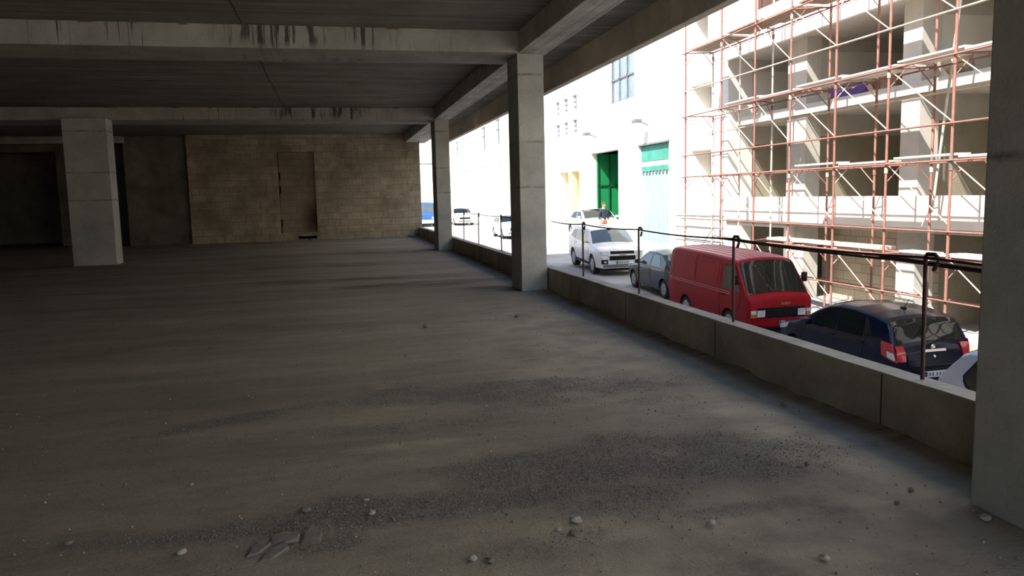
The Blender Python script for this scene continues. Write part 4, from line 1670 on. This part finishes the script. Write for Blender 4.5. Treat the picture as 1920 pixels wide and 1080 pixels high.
for sd in (-1, 1):
    c.face_panel('tail_light_corner', 'lamp_red', *sorted((sd*.60, sd*.765)), .74, 1.0, front=False, off=.012)
ga = c.face_panel('tailgate_trim', 'chrome', -.24, .24, .885, .925, front=False, off=.022)
c.face_panel('tailgate', 'navy_paint', -.56, .56, .63, .86, front=False, off=.010)
mb = MB()
mb.lathe([(.045, .0), (.05, .012), (.02, .02)], (0, c.ysurf_rear(0, .96)+.01, .96), 'Y', 16)
mb.build('badge', 'chrome', parent=r_, smooth=40)
mb = MB()
mb.lathe([(.028, 0), (.022, .012)], (0, c.ysurf_rear(0, .80)+.01, .80), 'Y', 12)
mb.build('boot_lock', 'chrome', parent=r_)
bp = c.face_panel('bumper', 'navy_paint', -.78, .78, .30, .60, front=False, off=.05, th=.09)
c.face_panel('bumper_step', 'black_trim', -.66, .66, .585, .615, front=False, off=.055, th=.05)
c.plate(.02, .50, False)
for o_ in list(r_.children):
    if o_.name.startswith('number_plate'):
        o_.location.y += .045
mb = MB()
mb.tube((0, 2.95, 1.515), (0, 3.08, 1.72), .008, 6, .004)
mb.box(-.03, .03, 2.90, 3.0, 1.50, 1.545)
mb.build('aerial', 'black_trim', parent=r_)
mb = MB()
mb.tube((.05, 3.70, 1.00), (-.30, 3.66, 1.09), .010, 6)
mb.build('rear_wiper', 'black_trim', parent=rw)
c.seam([(2.14, .30), (2.14, 1.44)])
c.seam([(3.02, 1.02), (2.95, .72), (2.80, .45)])
c.seam([(1.05, .34), (1.10, .95), (1.30, 1.02)])
c.handle(2.02, .90, mat='navy_paint')
c.handle(2.90, .93, mat='navy_paint')
c.mirrors(1.42, 1.00)
c.wheels()

# ---- white sport utility car, facing the camera
r_ = place('suv_car', 'white sport utility car with twin black grilles coming down the street', 'car', 10.39, 27.39, -.04, .035)
c = Car(r_, 4.67, 1.85,
        top=[(0, .80), (.05, .92), (.14, 1.0), (.40, 1.07), (.9, 1.13), (1.08, 1.16), (1.5, 1.46), (1.78, 1.63), (2.1, 1.70), (2.8, 1.73), (3.9, 1.68), (4.2, 1.62), (4.4, 1.40), (4.55, 1.12), (4.62, 1.0), (4.67, .72)],
        belt=[(0, 1.0), (1, 1.06), (4.67, 1.12)], plan=[(0, .80), (.06, .88), (.2, .95), (.5, .99), (.9, 1), (4.0, 1), (4.45, .96), (4.67, .86)],
        axles=(.92, 3.62), R=.36, bot=.30, tumble=.30, crown=.05, rad=.08, paint='white_paint', tuck=.06)
c.body()
ws = c.top_panel('windscreen', 'glass_pale', 1.11, 1.74, .10, .07)
mb = MB()
mb.lathe([(.02, -.03), (.09, 0), (.02, .03)], (0, 1.70, 1.58), 'Y', 12)
mb.build('inner_mirror', 'black_trim', parent=ws)
c.side_panel('front_window', 'glass_pale', [(1.40, 1.13), (2.25, 1.13)], [(1.86, 1.54), (2.25, 1.58)])
c.side_panel('rear_side_window', 'glass_pale', [(2.33, 1.13), (3.25, 1.15)], [(2.33, 1.58), (3.15, 1.55)])
c.side_panel('quarter_window', 'glass_dark', [(3.33, 1.16), (4.0, 1.24)], [(3.27, 1.54), (3.8, 1.48)])
c.face_panel('upper_grille', 'black_trim', -.46, .46, .83, .93, off=.016)
c.face_panel('lower_grille', 'black_trim', -.50, .50, .60, .75, off=.030)
c.face_panel('grille_bar', 'white_paint', -.56, .56, .765, .82, off=.030)
mb = MB()
y = c.ysurf_front(0, .79)-.045
mb.box(-.12, .12, y, y+.02, .772, .812)
mb.build('badge', 'badge_gold', parent=r_, bevel=.006)
for sd in (-1, 1):
    c.face_panel('headlight', 'lamp_clear', *sorted((sd*.52, sd*.84)), .80, .92, off=.014)
    fl = c.face_panel('fog_lamp_recess', 'black_trim', *sorted((sd*.56, sd*.80)), .46, .62, off=.028)
    c.face_panel('fog_lamp', 'lamp_clear', *sorted((sd*.62, sd*.72)), .50, .57, off=.04, parent=fl)
c.face_panel('bumper', 'white_paint', -.80, .80, .44, .60, off=.02)
c.face_panel('bumper_lip', 'grey_steel', -.74, .74, .33, .43, off=.03)
c.plate(.0, .52, True)
for o_ in list(r_.children):
    if o_.name.startswith('number_plate'):
        o_.location.y -= .03
c.side_panel('sill_trim', 'black_trim', [(1.35, .31), (3.18, .31)], [(1.35, .42), (3.18, .42)], off=.012)
c.seam([(1.36, .44), (1.33, 1.10)])
c.seam([(2.29, .44), (2.29, 1.6)])
c.seam([(3.28, .9), (3.30, 1.12)])
c.handle(2.15, 1.02, mat='white_paint')
c.handle(3.12, 1.04, mat='white_paint')
c.mirrors(1.55, 1.14)
c.wheels(width=.23)

# ---- slate coupe between the van and the white car, facing away
r_ = place('coupe_car', 'dark slate car partly hidden behind the red van', 'car', 10.62, 25.55, math.pi+.0, -.035)
c = Car(r_, 4.0, 1.66,
        top=[(0, .62), (.05, .72), (.2, .80), (.9, .90), (1.02, .94), (1.55, 1.28), (1.8, 1.38), (2.3, 1.41), (2.9, 1.37), (3.3, 1.20), (3.65, .98), (3.9, .90), (4.0, .70)],
        belt=[(0, .78), (1, .88), (4, .92)], plan=[(0, .78), (.08, .88), (.3, .96), (.8, 1), (3.3, 1), (3.8, .94), (4, .84)],
        axles=(.72, 3.18), R=.29, bot=.22, tumble=.30, crown=.04, rad=.06, paint='slate_paint')
c.body()
c.top_panel('windscreen', 'glass_pale', 1.06, 1.76, .09, .06)
c.top_panel('rear_window', 'glass_dark', 2.98, 3.55, .07, .10)
c.side_panel('front_window', 'glass_pale', [(1.28, .93), (2.12, .93)], [(1.75, 1.26), (2.20, 1.29)])
c.side_panel('rear_side_window', 'glass_pale', [(2.22, .93), (2.95, .95)], [(2.28, 1.29), (2.75, 1.26)])
for sd in (-1, 1):
    c.side_panel('headlight', 'lamp_clear', [(.06, .60), (.4, .66)], [(.08, .72), (.4, .77)], sides=(sd,), off=.01)
    c.side_panel('tail_light', 'lamp_red', [(3.7, .62), (3.96, .62)], [(3.7, .82), (3.92, .82)], sides=(sd,), off=.01)
c.seam([(1.2, .3), (1.18, .9)])
c.seam([(2.2, .3), (2.2, .92)])
c.seam([(.2, .80), (3.7, .86)], mat='chrome', r=.006)
c.handle(2.08, .82, mat='slate_paint')
c.mirrors(1.36, .93, 'slate_paint')
c.wheels(width=.18)

# ---- silver hatchback at the right, facing the camera, tail by the navy car
r_ = place('hatchback_car', 'silver blue hatchback cut off by the right edge column, behind the parapet', 'car', 10.12, 6.95, .0, .045)
c = Car(r_, 3.78, 1.64,
        top=[(0, .62), (.05, .74), (.15, .82), (.75, .96), (1.0, 1.03), (1.45, 1.33), (1.8, 1.42), (2.4, 1.45), (2.9, 1.43), (3.12, 1.40), (3.25, 1.34), (3.42, 1.15), (3.56, .98), (3.66, .84), (3.74, .66), (3.78, .50)],
        belt=[(0, .74), (1.0, .80), (3.78, .80)], plan=[(0, .76), (.08, .86), (.3, .95), (.8, 1), (2.9, 1), (3.3, .98), (3.6, .93), (3.78, .84)],
        axles=(.72, 3.10), R=.29, bot=.22, tumble=.28, crown=.05, rad=.09, paint='silver_paint')
c.body()
c.top_panel('windscreen', 'glass_dark', 1.03, 1.76, .09, .06)
c.top_panel('rear_window', 'glass_dark', 3.14, 3.5, .10, .12)
c.side_panel('front_window', 'glass_dark', [(1.25, .83), (2.05, .80)], [(1.72, 1.26), (2.05, 1.31)])
c.side_panel('window_surround', 'black_trim', [(2.08, .76), (2.85, .76), (3.06, .84), (3.12, .96)], [(2.08, 1.34), (2.7, 1.33), (2.95, 1.24), (3.12, .98)], off=.004)
c.side_panel('rear_side_window', 'glass_dark', [(2.12, .80), (2.85, .80), (3.02, .87), (3.07, .97)], [(2.12, 1.30), (2.68, 1.29), (2.90, 1.21), (3.07, .98)], off=.009)
for sd in (-1, 1):
    c.side_panel('tail_light', 'lamp_red', [(3.66, .36), (3.74, .36)], [(3.62, .58), (3.70, .58)], sides=(sd,), off=.01)
    c.side_panel('headlight', 'lamp_clear', [(.06, .58), (.4, .64)], [(.1, .70), (.45, .78)], sides=(sd,), off=.01)
c.seam([(2.08, .3), (2.08, .78)])
c.handle(1.95, .74, mat='silver_paint')
c.mirrors(1.35, .84)
c.wheels(width=.18)

# ---- pale silver saloon on the forecourt, tail to the left
r_ = place('saloon_car', 'pale silver saloon parked by the green doorway behind the white car', 'car', 12.72, 35.2, .0, .0, z=FC)
c = Car(r_, 4.5, 1.72,
        top=[(0, .62), (.05, .74), (.2, .84), (1.1, .96), (1.3, 1.0), (1.85, 1.34), (2.2, 1.43), (2.8, 1.45), (3.2, 1.40), (3.75, 1.10), (3.9, 1.05), (4.35, 1.0), (4.46, .90), (4.5, .66)],
        belt=[(0, .84), (1.2, .94), (4.5, .98)], plan=[(0, .78), (.08, .88), (.3, .96), (.8, 1), (3.8, 1), (4.3, .95), (4.5, .84)],
        axles=(.85, 3.50), R=.31, bot=.22, tumble=.30, crown=.04, rad=.06, paint='grey_silver_paint')
c.body()
c.top_panel('windscreen', 'glass_dark', 1.34, 2.14, .09, .06)
c.top_panel('rear_window', 'glass_dark', 3.24, 3.7, .07, .10)
c.side_panel('front_window', 'glass_dark', [(1.60, .99), (2.45, .99)], [(2.05, 1.31), (2.45, 1.33)])
c.side_panel('rear_side_window', 'glass_dark', [(2.53, .99), (3.45, 1.02)], [(2.53, 1.33), (3.10, 1.29)])
for sd in (-1, 1):
    c.side_panel('tail_light', 'lamp_red', [(4.18, .70), (4.46, .70)], [(4.18, .92), (4.44, .90)], sides=(sd,), off=.012)
    c.side_panel('headlight', 'lamp_clear', [(.06, .60), (.4, .66)], [(.08, .74), (.4, .80)], sides=(sd,), off=.01)
c.seam([(2.49, .3), (2.49, .98)])
c.handle(2.36, .86, mat='grey_silver_paint')
c.mirrors(1.62, 1.0)
c.wheels()

# ---- cars far up the street
def far_car(name, label, x, y, yaw, paint, h=1.45, glass='glass_dark', pitch=.015):
    r_ = place(name, label, 'car', x, y, yaw, pitch)
    k = h/1.45
    c = Car(r_, 4.2, 1.70,
            top=[(0, .62*k), (.05, .76*k), (.2, .86*k), (1.0, .98*k), (1.2, 1.02*k), (1.7, 1.34*k), (2.0, 1.43*k), (2.6, 1.45*k), (3.3, 1.40*k), (3.8, 1.1*k), (4.1, .96*k), (4.2, .66*k)],
            belt=[(0, .84*k), (1.2, .94*k), (4.2, .98*k)], plan=[(0, .78), (.08, .88), (.3, .96), (.8, 1), (3.6, 1), (4.0, .95), (4.2, .84)],
            axles=(.8, 3.3), R=.31, bot=.22, tumble=.30, crown=.04, rad=.06, paint=paint)
    c.body()
    c.top_panel('windscreen', glass, 1.24, 1.94, .09, .06)
    c.side_panel('front_window', glass, [(1.5, .99*k), (2.3, .99*k)], [(1.9, 1.31*k), (2.3, 1.33*k)])
    c.side_panel('rear_side_window', glass, [(2.4, .99*k), (3.3, 1.02*k)], [(2.4, 1.33*k), (3.0, 1.29*k)])
    c.face_panel('grille', 'black_trim', -.45, .45, .55*k, .70*k, off=.014)
    for sd in (-1, 1):
        c.face_panel('headlight', 'lamp_clear', *sorted((sd*.48, sd*.74)), .60*k, .74*k, off=.014)
    c.face_panel('bumper', 'grey_steel', -.7, .7, .32, .42, off=.025)
    c.wheels()
    return c
far_car('parked_car', 'white car up the street, just left of the middle column', 11.15, 47.6, 0.0, 'white_paint')
far_car('parked_car', 'white car farthest up the street, just right of the second column back', 11.0, 66.5, 0.0, 'white_paint')
r_ = place('delivery_van', 'blue and white van far away between the block wall and the second column back', 'van', 7.6, 66.0, 0.0, .012)
c = Car(r_, 4.6, 1.85,
        top=[(0, .95), (.05, 1.05), (.25, 1.15), (.6, 1.6), (.9, 1.95), (1.2, 2.05), (4.4, 2.05), (4.55, 1.9), (4.6, 1.6)],
        belt=[(0, 1.1), (4.6, 1.1)], plan=[(0, .88), (.1, .95), (.4, 1), (4.4, 1), (4.6, .95)],
        axles=(.9, 3.6), R=.33, bot=.28, tumble=.08, paint='blue_paint')
c.body()
c.top_panel('windscreen', 'glass_pale', .30, .86, .08, .06)
c.side_panel('cab_window', 'glass_dark', [(.7, 1.2), (1.5, 1.2)], [(1.0, 1.8), (1.5, 1.8)])
c.side_panel('upper_panel', 'white_paint', [(1.6, 1.15), (4.5, 1.15)], [(1.6, 1.9), (4.45, 1.9)])
c.face_panel('bumper', 'white_paint', -.8, .8, .3, .6, off=.03)
for sd in (-1, 1):
    c.face_panel('headlight', 'lamp_clear', *sorted((sd*.5, sd*.75)), .68, .84, off=.014)
c.wheels()

# ================================================================== MAN ON THE FORECOURT
def skin_chain(name, chains, mat, parent, sub=2):
    """connected edges with a radius per joint, grown into one surface"""
    me = bpy.data.meshes.new(name)
    verts, edges, rad = [], [], []
    idx = {}
    def vid(p, r):
        k = tuple(round(a, 4) for a in p)
        if k not in idx:
            idx[k] = len(verts)
            verts.append(p)
            rad.append(r)
        return idx[k]
    for ch in chains:
        prev = None
        for p, r in ch:
            i = vid(p, r)
            if prev is not None:
                edges.append((prev, i))
            prev = i
    me.from_pydata(verts, edges, [])
    o = bpy.data.objects.new(name, me)
    COL.objects.link(o)
    sk = o.modifiers.new('skin', 'SKIN')
    sk.use_smooth_shade = True
    lay = me.skin_vertices[0].data
    for i, r in enumerate(rad):
        rr = r if isinstance(r, tuple) else (r, r)
        lay[i].radius = rr
        lay[i].use_root = (i == 0)
    ss = o.modifiers.new('sub', 'SUBSURF')
    ss.levels = sub
    ss.render_levels = sub
    dg = bpy.context.evaluated_depsgraph_get()
    m2 = bpy.data.meshes.new_from_object(o.evaluated_get(dg))
    bpy.data.objects.remove(o)
    m2.name = name
    m2.materials.clear()
    m2.materials.append(MATS[mat])
    for p in m2.polygons:
        p.use_smooth = True
    ob = bpy.data.objects.new(name, m2)
    COL.objects.link(ob)
    ob.parent = parent
    return ob
pm = empty('person', (12.1, 34.25, FC), 'man in navy top and red trousers standing in front of the pale silver saloon', 'person', rot=(0, 0, .5))
pel = (0, 0, .95)
chest = (0, .01, 1.32)
neck = (0, .015, 1.49)
body = [[(pel, (.15, .11)), ((0, 0, 1.12), (.13, .10)), (chest, (.16, .115)), (neck, (.06, .06)), ((0, .0, 1.56), (.055, .06)), ((0, -.02, 1.64), (.078, .095)), ((0, -.01, 1.72), (.072, .085))]]
for sd, bend in ((-1, .05), (1, -.04)):
    sh = (sd*.19, .01, 1.42)
    el = (sd*.25, .03+bend, 1.15)
    wr = (sd*.24, -.10+bend, .92)
    body.append([(chest, (.16, .115)), (sh, .055), (el, .042), (wr, .028), ((sd*.238, -.125+bend, .86), (.018, .036))])
    for k in range(4):
        f0 = (sd*.238, -.125+bend, .86)
        yk = -.155+bend+.022*k
        ln = (.070, .082, .078, .060)[k]
        body.append([(f0, (.018, .036)), ((sd*.238, yk, .83), .010), ((sd*.232, yk, .83-ln*.6), .009), ((sd*.222, yk+.006, .83-ln), .007)])
    body.append([(wr, .028), ((sd*.222, -.150+bend, .885), .012), ((sd*.212, -.168+bend, .845), .010)])
    hp = (sd*.10, 0, .88)
    kn = (sd*.115, -.02, .49)
    an = (sd*.12, .02, .09)
    body.append([(pel, (.15, .11)), (hp, .088), (kn, .060), (an, .040), ((sd*.125, -.06, .04), (.042, .032)), ((sd*.13, -.15, .03), (.036, .024))])
bo = skin_chain('body', body, 'skin', pm)
# face: nose, eyes, ears, mouth as small forms on the head
mb = MB()
mb.path([(0, -.095, 1.665), (0, -.125, 1.635), (0, -.105, 1.625)], .012, 8, .016)
mb.build('nose', 'skin', parent=bo, smooth=60)
for sd in (-1, 1):
    mb = MB()
    mb.lathe([(.002, -.008), (.012, -.004), (.012, .004), (.002, .008)], (sd*.03, -.098, 1.668), 'Y', 10)
    mb.build('eye', 'shoe_dark', parent=bo, smooth=60)
    mb = MB()
    mb.lathe([(.004, -.01), (.026, -.006), (.028, .004), (.006, .01)], (sd*.080, -.01, 1.655), 'X', 10)
    mb.build('ear', 'skin', parent=bo, smooth=60)
mb = MB()
mb.path([(-.025, -.093, 1.595), (0, -.101, 1.593), (.025, -.093, 1.595)], .006, 6)
mb.build('mouth', 'trousers_red', parent=bo)
bm = bmesh.new()
bmesh.ops.create_uvsphere(bm, u_segments=20, v_segments=12, radius=1)
for v_ in bm.verts:
    z = v_.co.z
    v_.co = Vector((v_.co.x*.088, v_.co.y*.105+.012, 1.70+max(z, -.5)*.088))
    if v_.co.y < -.05:
        v_.co.z = max(v_.co.z, 1.715)
me = bpy.data.meshes.new('hair')
bm.to_mesh(me)
bm.free()
me.materials.append(MATS['hair_brown'])
for p in me.polygons:
    p.use_smooth = True
o = bpy.data.objects.new('hair', me)
COL.objects.link(o)
o.parent = pm
shirt = [[((0, 0, .93), (.162, .122)), ((0, 0, 1.12), (.145, .112)), (chest, (.172, .127)), ((0, .012, 1.455), (.082, .078))]]
for sd, bend in ((-1, .05), (1, -.04)):
    shirt.append([(chest, (.172, .127)), ((sd*.19, .01, 1.42), .068), ((sd*.25, .03+bend, 1.15), .054), ((sd*.243, -.06+bend, .99), .045)])
skin_chain('shirt', shirt, 'shirt_navy', pm)
tr2 = [[((0, 0, .97), (.155, .118)), ((0, 0, .90), (.150, .118))]]
for sd in (-1, 1):
    tr2.append([((0, 0, .90), (.150, .118)), ((sd*.10, 0, .82), .098), ((sd*.115, -.02, .49), .076), ((sd*.12, .02, .13), .062)])
skin_chain('trousers', tr2, 'trousers_red', pm)
for sd in (-1, 1):
    mb = MB()
    mb.box(sd*.127-.05, sd*.127+.05, -.19, .07, 0, .075)
    mb.build('shoe', 'shoe_dark', parent=pm, bevel=.022, smooth=60)
